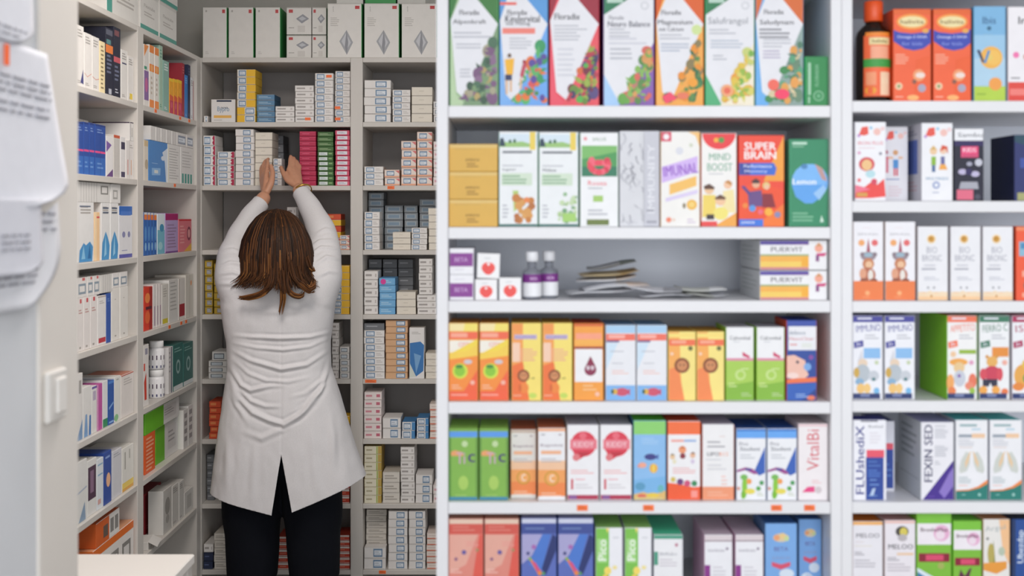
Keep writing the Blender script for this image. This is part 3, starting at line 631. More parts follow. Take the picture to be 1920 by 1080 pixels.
bub = [P([(.1, .22), (.12, .32), (.2, .37), (.25, .48), (.38, .46), (.5, .43), (.72, .35), (.9, .3), (.92, .2)], '#d8344c'), C(.52, .25, .42, '#dc3a50'), R(.08, .19, .96, .32, '#e87a88'), T(.52, .255, .07, 'KIDDY', '#f6c8d0', .66), C(.5, .14, .12, '#e86878'), P([(.28, .36), (.75, .36), (.5, .43)], '#c02a3c'), C(.28, .43, .12, '#e07a80'), L(.1, .9, .60, 2, .035, '#f0b4b4'), R(.11, .72, .18, .86, '#d0505e'), L(.25, .7, .72, 1, .03, '#e8a0a8'), L(.25, .85, .79, 2, .04, '#d8d4d8'), R(0, .935, 1, .995, '#b03050'), R(.05, .94, .3, .99, '#8a5a9a')]
o = front_carton(ZE, 1063, 1123, 797, '#efedf0', 'white carton with red speech bubble, left twin', bub, top='#77757c', group=G5)
fc_copy(o, ZE, 1125, 'white carton with red speech bubble, right twin, touching the aquarium carton')
front_carton(ZE, 1187, 1249.5, 789, '#8cbcea', 'light blue carton with green lid band and tropical fish',
    [R(0, 0, 1, .17, '#8cd070'), L(.25, .8, .22, 3, .03, '#a8ccf0', .4), P([(0, .75), (1, .7), (1, 1), (0, 1)], '#7ab4e4'), E(.52, .455, .19, .04, '#3a3c84'), P([(.66, .455), (.78, .42), (.76, .49)], '#3a4c9c'), E(.27, .56, .13, .035, '#f0a890'), P([(.1, .57), (.18, .55), (.18, .6)], '#e8907a'), E(.62, .60, .13, .06, '#eab040'), E(.62, .60, .05, .055, '#f2cc60'), P([(0, .93), (.3, .90), (.6, .94), (1, .88), (1, 1), (0, 1)], '#e0b870'), E(.2, .83, .16, .05, '#5a9ac0'), E(.85, .86, .1, .05, '#6ab4b8'), E(.25, .95, .14, .025, '#e0705a'), E(.6, .94, .2, .03, '#e8c84a'), R(.05, .97, .9, .99, '#d8c88a')], top='#2c5a1c', side='#4a80a8', group=G5)
front_carton(ZE, 1251, 1314, 790, '#f0eef0', 'white carton with orange top and bottom and three children faces',
    [R(0, 0, 1, .165, '#f5703c'), T(.5, .245, .03, 'MULTI', '#e89a9a', .4), R(.1, .23, .5, .26, '#f0a8a0'), R(.5, .23, .88, .26, '#a0b8e0'), C(.45, .36, .12, '#ec9a70'), P([(.35, .34), (.45, .31), (.56, .34)], '#d0703c'), C(.46, .44, .09, '#8a3040'), C(.14, .45, .08, '#e8c49c'), P([(.06, .43), (.14, .405), (.22, .43)], '#8a7a5a'), C(.77, .43, .085, '#e8b898'), P([(.7, .41), (.78, .385), (.86, .41)], '#7a4a30'), E(.2, .51, .06, .03, '#e8e0c0'), E(.77, .51, .06, .03, '#d8c8e0'), L(.15, .9, .59, 3, .03, '#f0b8b8'), P([(0, .78), (.4, .80), (.8, .84), (1, .83), (1, 1), (0, 1)], '#f25c30'), C(.16, .74, .08, '#d8c060'), C(.38, .77, .10, '#6a3a7a'), C(.60, .79, .10, '#d0507a'), C(.82, .79, .09, '#3a8a5a'), R(.72, .88, .92, .97, '#f89a90')], top='#7a2c14', side='#8a3a20', group=G5)
front_carton(ZE, 1316, 1377, 796, '#efedee', 'plain white carton with salmon orange foot, between orange and blue tops',
    [L(.55, .8, .15, 1, .025, '#e0c8c4'), L(.15, .75, .22, 2, .06, '#a8a6ac', .35), T(.34, .39, .05, 'LIPO', '#5c5a62', .38), T(.68, .39, .05, 'B12', '#f0b09a', .28), L(.1, .8, .46, 1, .02, PR), L(.15, .8, .53, 2, .05, '#d8d6da'), L(.6, .8, .68, 3, .05, '#f0c8c0'), R(0, .825, 1, 1, '#f09a74'), L(.15, .85, .89, 2, .04, '#f4b498')], top='#66626a', side='#8a3a26', group=G5)
trep = [R(0, 0, 1, .03, '#3a78c8'), R(0, .03, 1, .13, '#66a6ee'), T(.24, .21, .05, 'Pro', '#8a8c94', .3), T(.46, .28, .055, 'Student', '#7a7c84', .7), L(.12, .65, .36, 2, .04, '#c4c6cc'), P([(.98, .25), (.98, .62), (.78, .66), (.60, .60)], '#3560b8'), P([(0, .58), (.3, .54), (.55, .56), (.75, .63), (.6, .64), (.3, .58), (0, .61)], '#a04a90'), R(.3, .555, .5, .585, '#4a4a9a'), C(.42, .74, .10, '#f0a058'), E(.27, .82, .09, .16, '#8cc83c'), E(.22, .93, .07, .06, '#7ab832'), E(.25, .68, .13, .04, '#7aba5a'), E(.46, .88, .18, .04, '#e8d85a'), C(.86, .76, .08, '#4a9a5a'), C(.75, .84, .08, '#5aa84a'), L(.7, .95, .9, 2, .03, '#c8d0b8'), C(.06, .84, .06, '#d89a8a')]
o = front_carton(ZE, 1380, 1437, 804, '#eeeef2', 'white carton with bright blue top and green mascot, left twin', trep, top='#10284e', side='#8a94a8', group=G5)
fc_copy(o, ZE, 1438, 'white carton with bright blue top and green mascot, right twin')
front_carton(ZE, 1496, 1553, 795, '#f1eaec', 'pinkish white carton with large sideways red lettering, right end',
    [R(0, 0, 1, .03, '#ecccd0'), T(.50, .34, .42, 'VitalBi', '#d8606c', .54, 90, False), L(.45, .8, .74, 2, .03, '#ecc0c4'), P([(.12, .90), (.3, .83), (.55, .82), (.55, .90)], '#e84a88'), C(.68, .87, .12, '#d4c8cc')], side='#d8c8cc', group=G5)
# ---- row six, cut by the bottom edge
ZF_ = ZM[6]
G6 = 'cartons on the bottom visible middle shelf'
sal = [R(0, 0, 1, .05, '#e6c8b4'), R(0, .055, 1, .165, '#d4584c'), L(.1, .8, .08, 2, .035, '#e08a7c', .3), P([(.9, .17), (1, .17), (1, 1), (.55, 1)], '#e05a4c'), P([(0, .17), (.85, .17), (.5, .5), (0, .6)], '#e4a898'), L(.5, .9, .25, 2, .03, '#e89a90'), C(.44, .365, .07, '#6a5a9c'), C(.2, .44, .05, '#8a5a80'), C(.84, .34, .05, '#a88a60'), L(.05, .4, .55, 2, .03, '#f0c0b4')]
o = front_carton(ZF_, 841, 906.5, 973, '#e08a7c', 'salmon red carton with pale top, leftmost at the bottom', sal, top='#9a7264', group=G6)
fc_copy(o, ZF_, 908, 'salmon red carton with pale top, beside the dark blue cartons')
blu = [R(0, 0, 1, .05, '#cdd0e4'), R(0, .055, 1, .165, '#3c4c94'), L(.1, .9, .10, 1, .04, '#6a80b4', .4), P([(0, .17), (.6, .17), (.3, .4), (0, .5)], '#a8a4d0'), P([(.6, .17), (.85, .17), (.55, .6), (.2, .5)], '#4a78cc'), P([(.9, .17), (1, .2), (1, .35), (.7, .62), (.58, .55)], '#22306c'), C(.35, .31, .07, '#a86ab0'), C(.18, .38, .05, '#3a3c7a'), P([(.18, .42), (.26, .43), (.58, .58), (.5, .62)], '#e8804a'), P([(.3, .47), (.4, .48), (.54, .57), (.46, .58)], '#d84a80'), C(.24, .44, .05, '#8ab05a'), C(.52, .6, .06, '#e88a40'), C(.63, .6, .05, '#5a9a60')]
o = front_carton(ZF_, 977, 1044, 972, '#5a6cb8', 'dark blue carton with pale top and coloured stripe, left twin', blu, top='#7a7c94', group=G6)
fc_copy(o, ZF_, 1046, 'dark blue carton with pale top and coloured stripe, right twin')
pico = [R(0, 0, .5, 1, '#7cc24e'), P([(.38, 0), (.5, 0), (.44, .06)], '#f0d870'), R(.06, .13, .42, .42, '#a6d888'), T(.24, .27, .32, 'Pico', '#f2f8ec', .25, 90), L(.65, .95, .11, 1, .02, '#b8b8c0'), E(.45, .52, .14, .05, '#f4dc6a'), E(.72, .48, .09, .025, '#f2e29a'), E(.35, .6, .1, .04, '#f0d25a')]
o = front_carton(ZF_, 1116, 1168, 990, '#eeedf2', 'half green half white carton with sideways white lettering, left twin', pico, top='#2c3a20', side='#6a6a70', group=G6)
fc_copy(o, ZF_, 1170.5, 'half green half white carton with sideways white lettering, right twin')
front_carton(ZF_, 1225, 1281, 1003, '#ecebee', 'white carton with teal green top edge, beside the half green cartons', [R(0, 0, 1, .05, '#4a9a80'), R(.74, .11, .84, .15, '#c07a90'), R(0, .22, .14, .40, '#4a9a80'), T(.5, .25, .04, 'Bifido', '#a8a8b0', .6), L(.2, .85, .32, 3, .04, '#cfc8d0')], top='#16382c', side='#8a8a90', depth=.15, group=G6)
pur = [R(0, 0, 1, .06, '#ddd0d4'), R(0, .065, 1, .085, '#a08a94'), T(.42, .20, .045, 'membrane', '#b0acb6', .62), C(.82, .18, .05, '#8a7a90'), R(0, .40, .20, .8, '#8a2f8a'), L(.3, .8, .42, 4, .05, '#d2ced6')]
o = front_carton(ZF_, 1320, 1374, 1003, '#ecebf0', 'white carton with purple block, left twin standing after the dark gap', pur, top='#6a5e66', side='#5a4a54', depth=.14, group=G6)
fc_copy(o, ZF_, 1378, 'white carton with purple block, right twin touching the light blue carton')
milk = [E(.5, .16, .26, .05, '#dac8a8'), C(.36, .16, .1, '#e8a070'), C(.55, .14, .1, '#e8c88a'), C(.68, .17, .08, '#c8d89a'), T(.5, .29, .05, 'BETA', '#6a70ac', .45), T(.5, .40, .045, 'JUNIOR', '#8a9ac8', .6), P([(.2, .44), (.5, .47), (.8, .44), (.8, .49), (.5, .53), (.2, .49)], '#d8506c'), E(.68, .58, .24, .06, '#d5e0ee'), E(.35, .72, .3, .08, '#d8e6f2'), E(.7, .78, .22, .09, '#c4d8ee'), L(.3, .7, .66, 2, .03, '#a8b8d8')]
front_carton(ZF_, 1434, 1495, 982, '#79a9e2', 'light blue milk carton style box standing at the front', milk, top='#163050', side='#5a80b0', group=G6)
front_carton(ZF_, 1497, 1541, 974, '#79a9e2', 'light blue milk carton set back, half behind its light blue neighbour', milk + [E(.6, .93, .3, .04, '#8aa84a'), P([(.5, .85), (.7, .82), (.8, .88), (.6, .9)], '#b8305a')], top='#163050', side='#5a80b0', back=.06, group=G6)

# ------------------------------------------------------------------ right unit
H1 = 'vitamin cartons on the right unit, top row'
ZA = ZR[1]
u = empty('syrup_bottle', ((1637.5 - 960) * 2.25 / F, 2.25, ZA + .0005))
tag(u, 'dark brown syrup bottle with orange cap and orange label', 'bottle')
mb = MB(); mb.lathe([(.030, 0), (.0335, .004), (.0335, .128), (.031, .138), (.022, .148), (.0155, .153), (.0155, .160)], mat('#1c1009', .12, 'plastic'), 32); mb.build('bottle_body', u, True)
mb = MB(); mb.lathe([(.0165, .158), (.018, .160), (.018, .196), (.0165, .198)], mat('#e8541c', .35, 'plastic'), 28); mb.build('cap', u, True)
mb = MB(); emit(mb, [R(.02, .05, .98, .97, '#f2683a'), R(.08, 0, .92, .06, '#f28a2c'), R(.2, .08, .9, .19, '#ecd8a0'), T(.55, .135, .05, 'halivita', '#7a5a2a', .5), R(.25, .21, .85, .40, '#f5a888'), L(.3, .75, .24, 3, .05, '#e86a50', .5), R(.02, .40, .98, .53, '#3c9a40'), L(.3, .75, .44, 1, .06, '#9ad08a', .5), R(.1, .60, .42, .80, '#f29a70'), R(.55, .60, .9, .95, '#f6cfae'), E(.25, .88, .18, .06, '#f0a030'), E(.72, .74, .1, .05, '#f2e0c0')], .060, .128, 0, cyl_warp(.0335), oz=.006)
mb.build('bottle_label', u)
hali = [R(0, 0, 1, .06, '#e6642c'), E(.5, .135, .42, .085, '#f5a04a'), E(.5, .135, .36, .06, '#f0dfa8'), T(.5, .135, .045, 'halivita', '#80603a', .62), P([(0, .225), (.15, .25), (.5, .265), (.8, .25), (1, .215), (1, .37), (.8, .43), (.55, .45), (.3, .43), (0, .35)], '#3a48b0'), E(.86, .235, .09, .025, '#e8a850'), T(.5, .305, .04, 'Omega-3 DHA', '#c8d0f2', .8), T(.5, .375, .035, 'for kids', '#8a98dc', .55), L(.05, .42, .49, 4, .03, '#f8a88c', .5), P([(.6, .1 + .45), (1, .5), (1, 1), (.55, 1)], '#ee6030'), C(.68, .72, .16, '#f0a070'), E(.72, .72, .13, .03, '#f0dcd4'), C(.56, .79, .06, '#8a5a4a'), C(.76, .86, .11, '#a8a4b8'), C(.14, .84, .10, '#f2c8a4'), C(.14, .84, .045, '#8aa06a'), L(.05, .35, .95, 1, .03, '#f8b8a0'), E(.52, .965, .16, .03, '#f8b470')]
o = front_carton(ZA, 1674, 1746.5, 17, '#f2643a', 'bright orange carton with cream oval and blue shield, left twin', hali, side='#b8421a', top='#c04c1c', group=H1)
fc_copy(o, ZA, 1749, 'bright orange carton with cream oval and blue shield, right twin')
front_carton(ZA, 1825, 1886.5, 12, '#7db4dc', 'sky blue carton with orange slice and lime green foot',
    [P([(0, .3), (1, .3), (1, .85), (0, .85)], '#9cc6e4'), R(0, .55, 1, .84, '#b0d0e6'), T(.48, .145, .075, 'Ibis', '#3c6a94', .42), C(.48, .23, .07, '#3c6a8a'), L(.3, .7, .29, 1, .02, '#8ab4d0'), C(.55, .54, .36, '#f0b452'), C(.62, .54, .24, '#f2c060'), C(.5, .54, .1, '#e8c86a'), P([(.08, .46), (.18, .46), (.32, .58), (.27, .60)], '#3a3c5a'), P([(.44, .46), (.52, .47), (.38, .60), (.30, .60)], '#4a90c8'), P([(0, .845), (1, .845), (1, 1), (0, 1)], '#b4d04a'), C(.68, .82, .21, '#f0a04c'), L(.08, .5, .92, 1, .04, '#8fb23a')], side='#4a7a9a', group=H1)
front_carton(ZA, 1889, 1951, 13, '#eeeaee', 'white carton with red foot, cut by the right edge in the top row', [T(.62, .14, .08, 'Iron', '#4c4a50', .6), C(.25, .51, .1, '#f07ab0'), C(.6, .53, .12, '#c88a6a'), L(.08, .5, .75, 1, .03, '#6a6870'), R(0, .80, 1, 1, '#e0483e'), R(.05, .87, .9, .94, '#f08078')], side='#b8b4b8', group=H1)
H2 = 'kids cartons on the right unit, second row'
ZB3 = ZR[2]
def kids_head(): return [P([(.12, .16), (.22, .06), (.42, .05), (.44, .15), (.3, .17)], '#e8584c'), C(.52, .07, .05, '#8ac0e0'), C(.72, .12, .12, '#f0c0b8'), C(.9, .08, .06, '#e8a0a0'), C(.9, .08, .035, '#f6eef0'), E(.12, .17, .05, .02, '#c08ad0')]
front_carton(ZB3, 1602, 1662, 229, '#f1f0f4', 'white carton with round-faced red hooded character over red waves, by the upright',
    kids_head() + [T(.5, .265, .045, 'IRON PLUS', '#e49aa4', .82), L(.1, .9, .325, 1, .02, '#e4c0c8'), C(.13, .39, .055, '#e0a8c8'), C(.83, .40, .05, '#8a8a9a'), E(.38, .535, .26, .09, '#d84c58'), E(.38, .545, .17, .07, '#f0c48a'), E(.5, .66, .16, .05, '#b8dce4'), P([(0, .80), (.3, .83), (.6, .74), (.72, .80), (.95, .72), (1, .95), (.5, .97), (0, .97)], '#ec4a48'), P([(0, .80), (.3, .83), (.5, .86), (0, .9)], '#f07890'), R(.05, .90, .4, .95, '#d8a050'), C(.13, .74, .06, '#e86a70'), C(.62, .76, .1, '#d84a60')], side='#c8c4cc', group=H2)
front_carton(ZB3, 1655, 1703, 238, '#e6e4ea', 'white kids carton set back in the gap, blue child with raised arms', kids_head() + [C(.5, .345, .11, '#d8a070'), R(.4, .44, .62, .56, '#4a90d0'), R(.2, .40, .4, .43, '#e8b898'), R(.62, .40, .8, .43, '#e8b898'), R(.42, .56, .49, .66, '#d8405a'), R(.53, .56, .6, .66, '#d8405a'), C(.1, .34, .09, '#b04060'), R(0, .4, .2, .62, '#d86a80'), L(.1, .9, .70, 1, .04, '#8a9ac0'), L(.2, .8, .80, 4, .04, '#e0c8d0')], back=.06, depth=.08, side='#b0acb4', group=H2)
front_carton(ZB3, 1727, 1787, 231, '#efeef2', 'white kids carton with green boy and orange haired girl, side panel showing blue',
    kids_head() + [C(.38, .36, .12, '#ecc8a0'), P([(.26, .34), (.38, .285), (.5, .34)], '#d8b06a'), R(.31, .43, .46, .54, '#8cb83c'), R(.33, .54, .44, .63, '#4a6a9a'), C(.70, .35, .12, '#f0c8ae'), P([(.6, .36), (.66, .28), (.84, .30), (.86, .40), (.78, .33)], '#d8543a'), R(.62, .43, .75, .53, '#6a6aa0'), P([(.60, .53), (.77, .53), (.84, .60), (.56, .60)], '#f0a850'), T(.5, .715, .035, 'MULTIKIDS', '#8aa8c4', .72), C(.47, .80, .12, '#8a9ac8'), C(.47, .80, .07, '#e8eaf2'), L(.35, .65, .89, 1, .03, '#a8b0c8')], side='#c9c8d0', side_art=[R(.25, .2, .8, .65, '#5a70b8'), L(.2, .8, .08, 2, .04, '#8a8aa0'), L(.2, .8, .75, 3, .05, '#c8a8b0')], depth=.10, group=H2)
front_carton(ZB3, 1788, 1845, 241, '#17172e', 'black carton with white lid band and pink print',
    [R(0, 0, 1, .165, '#eeeef2'), T(.55, .085, .06, 'Sambu', '#77777f', .86), R(0, .17, 1, .24, '#2c2058'), R(.23, .245, .83, .40, '#e8487c'), T(.52, .295, .06, 'KIDS', '#fbd8e4', .45), R(.27, .355, .8, .395, '#d04a74'), C(.84, .47, .13, '#c8c8d4'), E(.52, .49, .1, .03, '#a8a8bc'), E(.28, .60, .15, .04, '#c0b8d8'), E(.72, .63, .15, .04, '#c0b8d8'), C(.5, .6, .12, '#2c2058'), P([(.22, .74), (.8, .74), (.84, .84), (.16, .84)], '#a8a8b4'), R(.08, .85, .65, .99, '#e06a84'), C(.8, .95, .1, '#4a4a5a')], side='#101020', group=H2)
front_carton(ZB3, 1901, 1956, 253, '#27306a', 'dark blue carton standing alone at the right edge, second row', [P([(0, 0), (1, 0), (1, .25), (0, .1)], '#23485a'), R(.2, .35, .9, .5, '#3c50a0'), R(.1, .88, .5, 1, '#a8a870')], side='#1a2148', group=H2)
H3 = 'syrup cartons on the right unit, third row'
ZC3 = ZR[3]
bear = [L(.3, .7, .07, 1, .015, '#e8d4d8'), T(.5, .155, .03, 'BIMUNAL', '#b8b6bc', .70), C(.27, .265, .11, '#f0a868'), C(.72, .265, .11, '#e46a6c'), P([(.44, .38), (.50, .20), (.57, .38)], '#a84a60'), E(.5, .44, .26, .06, '#9a8a94'), C(.30, .415, .08, '#8a7a84'), C(.72, .415, .08, '#8a7a84'), E(.5, .42, .15, .03, '#9ab4c4'), C(.5, .535, .20, '#c8805a'), C(.52, .545, .12, '#ecc09a'), E(.48, .68, .27, .10, '#b86a50'), E(.32, .66, .12, .07, '#e0a080'), E(.58, .68, .09, .07, '#e8e0d8'), E(.35, .75, .13, .03, '#8a4a3a'), E(.68, .75, .13, .03, '#8a4a3a'), R(0, .755, 1, 1, '#ee7e46'), C(.47, .91, .08, '#f6b078'), L(.3, .65, .96, 1, .02, '#f4a87a')]
o = front_carton(ZC3, 1599, 1657, 416, '#efedf2', 'white carton with bear and orange foot, left twin by the upright', bear, side='#c8b8b4', group=H3)
fc_copy(o, ZC3, 1659, 'white carton with bear and orange foot, right twin')
bio = [C(.45, .165, .16, '#f2dcb8'), C(.45, .165, .115, '#d09a42'), C(.43, .16, .05, '#b8802a'), T(.47, .315, .085, 'BIO', '#a8a8b4', .36, 0, False), T(.47, .425, .085, 'BRONC', '#a8a8b4', .66, 0, False), L(.2, .75, .52, 1, .03, '#b8b8c4'), L(.12, .8, .565, 1, .035, '#a8a8b4', .6), L(.2, .75, .68, 2, .03, '#d0d0d8', .6), C(.34, .83, .035, '#8a8a92'), C(.54, .83, .035, '#8a8a92'), R(0, .89, 1, 1, '#f2c89a'), P([(0, .89), (.2, .91), (.4, .87), (.6, .91), (.8, .88), (1, .9), (1, .95), (0, .95)], '#f0d8b8'), C(.45, .945, .04, '#c8904a')]
o = front_carton(ZC3, 1720, 1778, 425, '#ebeaee', 'plain white honey disc carton, first of three, beside the bear carton', bio, side='#a8a4a8', group=H3)
fc_copy(o, ZC3, 1781.5, 'plain white honey disc carton, middle one of three')
fc_copy(o, ZC3, 1842, 'plain white honey disc carton, last of three, touching the orange carton')
front_carton(ZC3, 1904, 1962, 425, '#f05a36', 'orange red carton cut by the right edge in the third row', [R(0, 0, 1, .05, '#f08a60'), R(.1, .2, 1, .4, '#8ab8d0'), R(.15, .22, .95, .3, '#4a8ab8'), C(.5, .34, .14, '#d8e4ec'), R(.2, .6, 1, .68, '#f6a890'), C(.45, .8, .2, '#7a6a5a'), C(.6, .76, .14, '#e8d0b8'), R(.2, .9, .9, .96, '#f6a88c')], side='#b8401e', group=H3)
H4 = 'bear vitamin cartons on the right unit, fourth row'
ZD3 = ZR[4]
def bearbox(c, t, pic, seed, foot='#28386e'): return [R(0, 0, 1, .075, c), L(.15, .85, .02, 1, .04, '#e6e6f0', .5), T(.52, .145, .085, t, c, .84, 4, False), L(.4, .9, .225, 2, .035, '#c0c0c8', .45), P([(.02, .315), (.34, .29), (.36, .365), (.04, .39)], c), T(.19, .34, .045, '3+', '#e8e8f4', .16)] + pic + [R(0, .93, .92, .995, foot), L(.25, .7, .945, 1, .035, '#8a96c0', .6)]
snow = [R(.36, .385, .93, .51, '#8cbcea'), P([(.15, .55), (.30, .40), (.34, .52), (.5, .56)], '#d8d8e0'), C(.33, .57, .16, '#e8d0b8'), E(.32, .69, .26, .11, '#b8c0c8'), E(.12, .68, .10, .06, '#d0a850'), C(.70, .72, .18, '#c8ccd4'), C(.7, .76, .06, '#4a7a80'), E(.22, .79, .15, .04, '#8ab0d0'), E(.26, .87, .14, .06, '#f2c478'), E(.48, .87, .12, .06, '#f2c880'), E(.8, .9, .1, .04, '#7ab8e4'), C(.8, .56, .07, '#c8d4b0')]
o = front_carton(ZD3, 1598, 1656, 592, '#eeeef4', 'white carton with navy stripes and snow bear, left twin by the upright', bearbox('#45459a', 'IMMUNO', snow, 1), side='#c8c8d0', top='#16163c', group=H4)
fc_copy(o, ZD3, 1658, 'white carton with navy stripes and snow bear, right twin by dark gap')
chef = [R(.4, .405, .98, .455, '#96b840'), C(.2, .46, .1, '#f0c8a0'), E(.38, .555, .32, .045, '#f0a850'), C(.4, .62, .19, '#eac894'), E(.42, .75, .2, .1, '#c8ccd8'), E(.1, .80, .13, .1, '#f0a860'), E(.86, .78, .14, .09, '#e8785c'), E(.75, .84, .15, .05, '#e88a70'), E(.15, .90, .14, .05, '#e8804a'), E(.85, .9, .1, .04, '#9ac04a'), C(.82, .56, .08, '#e0a0c0'), C(.4, .72, .06, '#8a6ab0')]
front_carton(ZD3, 1775, 1832.5, 592, '#f0eeee', 'white carton with orange top and teddy cook, its green side panel showing', bearbox('#f0785a', 'APPETITO', chef, 2), side='#5c8a1e', top='#7a4a2a', depth=.15, group=H4)
strong = [R(.42, .375, .98, .49, '#e8903c'), C(.42, .55, .19, '#e8b060'), C(.25, .49, .06, '#d89a4a'), C(.58, .49, .06, '#d89a4a'), E(.42, .69, .3, .09, '#cc4058'), E(.12, .70, .12, .07, '#d84c5c'), E(.68, .70, .11, .08, '#d84c5c'), P([(.1, .76), (.6, .76), (.6, .84), (.42, .85), (.36, .8), (.3, .85), (.1, .84)], '#2a2c44'), E(.12, .89, .14, .05, '#f0a850'), E(.55, .89, .14, .05, '#f0a850'), E(.85, .91, .12, .04, '#e87a4a'), C(.85, .56, .09, '#f0b0a0')]
front_carton(ZD3, 1835.5, 1893.5, 592, '#eeeef0', 'white carton with green top and strong bear in red shirt', bearbox('#3f7a60', 'FERRO C', strong, 3), side='#b0b4b4', top='#1c3a2c', group=H4)
front_carton(ZD3, 1897, 1955, 592, '#eeeef2', 'white carton with crimson top, cut by the right edge in fourth row', bearbox('#b0305a', 'ISLA', [E(.35, .72, .3, .14, '#e8a850'), C(.5, .58, .18, '#e8c050'), E(.2, .85, .2, .05, '#e88a40'), E(.5, .75, .15, .06, '#6a9a50')], 4), side='#b0a8b0', top='#5a1830', group=H4)
H5 = 'cough remedy cartons on the right unit, fifth row'
ZE3 = ZR[5]
flu = [P([(.22, 0), (.75, 0), (.75, .015), (.22, .015)], '#26284c'), T(.20, .50, .26, 'FLUshediX', '#3a3f8c', .86, 90), T(.68, .075, .032, 'flushed', '#85858e', .45), L(.5, .85, .15, 4, .04, '#e2dce4'), R(.40, .37, .95, .465, '#e8566a'), R(.38, .465, .93, 1, '#24459a'), L(.45, .85, .51, 2, .05, '#4a70b8'), L(.45, .85, .62, 3, .035, '#4a72c0', .6), L(.5, .8, .74, 2, .06, '#6a90d0', .3), P([(.5, .95), (.58, .86), (.68, .85), (.62, .94)], '#b8cce8'), L(.45, .85, .945, 1, .02, '#8ab0e0')]
o = front_carton(ZE3, 1599, 1662.5, 788, '#f0eff5', 'white carton with large sideways blue lettering and navy panel, by the upright', flu, side='#d8d8e2', top='#16183a', depth=.05, group=H5)
front_carton(ZE3, 1640, 1678, 790, '#e4e4ee', 'white and navy carton set back in the dark gap', [R(.2, .31, .95, .4, '#e8566a'), R(.2, .4, .95, .96, '#24459a'), L(.3, .9, .6, 3, .08, '#4a70b8')], side='#d8d8e2', top='#20243a', back=.085, depth=.09, group=H5)
front_carton(ZE3, 1726, 1789, 792, '#ebe9ef', 'white carton with large sideways lettering and dark violet triangle', [T(.22, .40, .26, 'FEXIN SED', '#3f3f66', .74, 90), L(.42, .92, .04, 1, .025, '#b8b8c0'), L(.42, .85, .08, 6, .022, '#c8c8d0', .6), L(.42, .85, .30, 6, .025, '#c4c4cc', .6), L(.42, .6, .5, 2, .03, PR), P([(.98, .50), (1, .50), (1, 1), (.04, 1)], '#43268c'), P([(.86, .66), (1, .58), (1, .82), (.72, .98), (.55, .9)], '#8a74c4'), L(.2, .5, .95, 1, .025, '#6a4aac')], side='#b4b8bc', side_art=[L(.15, .85, .1, 5, .09, '#9ca2a6', .4), R(.1, .75, .9, .76, '#989ea2')], top='#4a4a5a', depth=.13, group=H5)
lung = [L(.12, .90, .045, 1, .045, '#9ab4b8', .7), L(.5, .9, .1, 1, .03, '#b4d0e0', .7), R(.08, .175, .55, .215, '#9aa2ae'), R(.5, .165, .92, .22, '#efc8a4'), L(.08, .6, .24, 3, .03, '#ccccd4', .5), L(.1, .7, .335, 1, .02, '#d8c0b8')] + [P([(.5 + s * .05, .42), (.5 + s * .18, .39), (.5 + s * .34, .50), (.5 + s * .40, .62), (.5 + s * .36, .665), (.5 + s * .16, .64), (.5 + s * .06, .54)], '#cfd2cc') for s in (-1, 1)] + [P([(.5 + s * .02, .38), (.5 + s * .1, .42), (.5 + s * .22, .53), (.5 + s * .2, .6), (.5 + s * .1, .52)], '#e8c8a0') for s in (-1, 1)] + [L(.08, .5, .71, 3, .03, '#c4ccd0', .6), L(.08, .5, .815, 1, .02, '#f0b4a4'), P([(0, .88), (.4, .87), (.7, .83), (1, .745), (1, .83), (.6, .92), (0, .92)], '#f08a42'), P([(0, .89), (.4, .885), (.75, .85), (1, .795), (1, 1), (0, 1)], '#1f7a70'), L(.18, .35, .93, 1, .03, '#8ac0b8'), C(.74, .935, .05, '#9ac8c0')]
o = front_carton(ZE3, 1791, 1853, 788, '#edecf0', 'white carton with grey lungs picture and teal foot, left twin', lung, side='#a8a8b0', top='#122a2a', group=H5)
fc_copy(o, ZE3, 1855, 'white carton with grey lungs picture and teal foot, cut by right edge')
H6 = 'cartons on the right unit, bottom visible row'
ZF3 = ZR[6]
mel = [R(0, 0, 1, .035, '#f0b060'), T(.5, .155, .05, 'MELOO', '#77747c', .78), L(.08, .5, .225, 1, .015, '#d8c8c8'), L(.05, .9, .27, 1, .02, '#e0d8c8'), L(.05, .4, .34, 2, .025, '#a8a4ac', .5), L(.05, .8, .43, 3, .035, '#b8b4bc', .4)]
front_carton(ZF3, 1598, 1656, 978, '#e9e6ec', 'greyish white honey drops carton, orange top, by the upright', mel, top='#a86018', side='#a89a9a', group=H6)
front_carton(ZF3, 1658, 1717, 976, '#eae4ea', 'greyish white honey drops carton with bee drawing', [R(0, 0, 1, .03, '#ecc4bc'), E(.57, .12, .22, .06, '#4a4440'), E(.62, .125, .13, .05, '#d8c85a'), E(.58, .19, .16, .04, '#b8b0b4'), T(.52, .29, .055, 'MELOO', '#5c5a62', .82), R(.4, .36, .95, .385, '#ecc8a4'), L(.08, .5, .41, 2, .025, '#a8a4ac', .5), L(.08, .9, .48, 3, .035, '#c4bcc4', .4)], top='#4a3a3a', side='#a89a9a', group=H6)
def brn(): return [R(0, 0, 1, .10, '#7cc23c'), R(0, .10, 1, .32, '#efe8ee'), C(.72, .20, .24, '#e6b0d0'), C(.68, .22, .14, '#efdce8'), T(.5, .165, .04, 'BronhoMax', '#5a3a4a', .8), R(0, .33, 1, 1, '#7cba38'), R(.04, .41, .96, .50, '#8a1430'), R(.25, .425, .78, .485, '#d8486c')]
front_carton(ZF3, 1718.5, 1784.5, 963, '#7cba38', 'taller lime green carton with red plaque and blue corner', brn() + [P([(0, .56), (.6, .68), (.8, .9), (0, .9)], '#d8e4ee'), P([(0, .6), (.5, .72), (.6, .9), (0, .9)], '#3a7aa8'), C(.7, .54, .1, '#a4b05a')], top='#3a641c', side='#3f641c', group=H6)
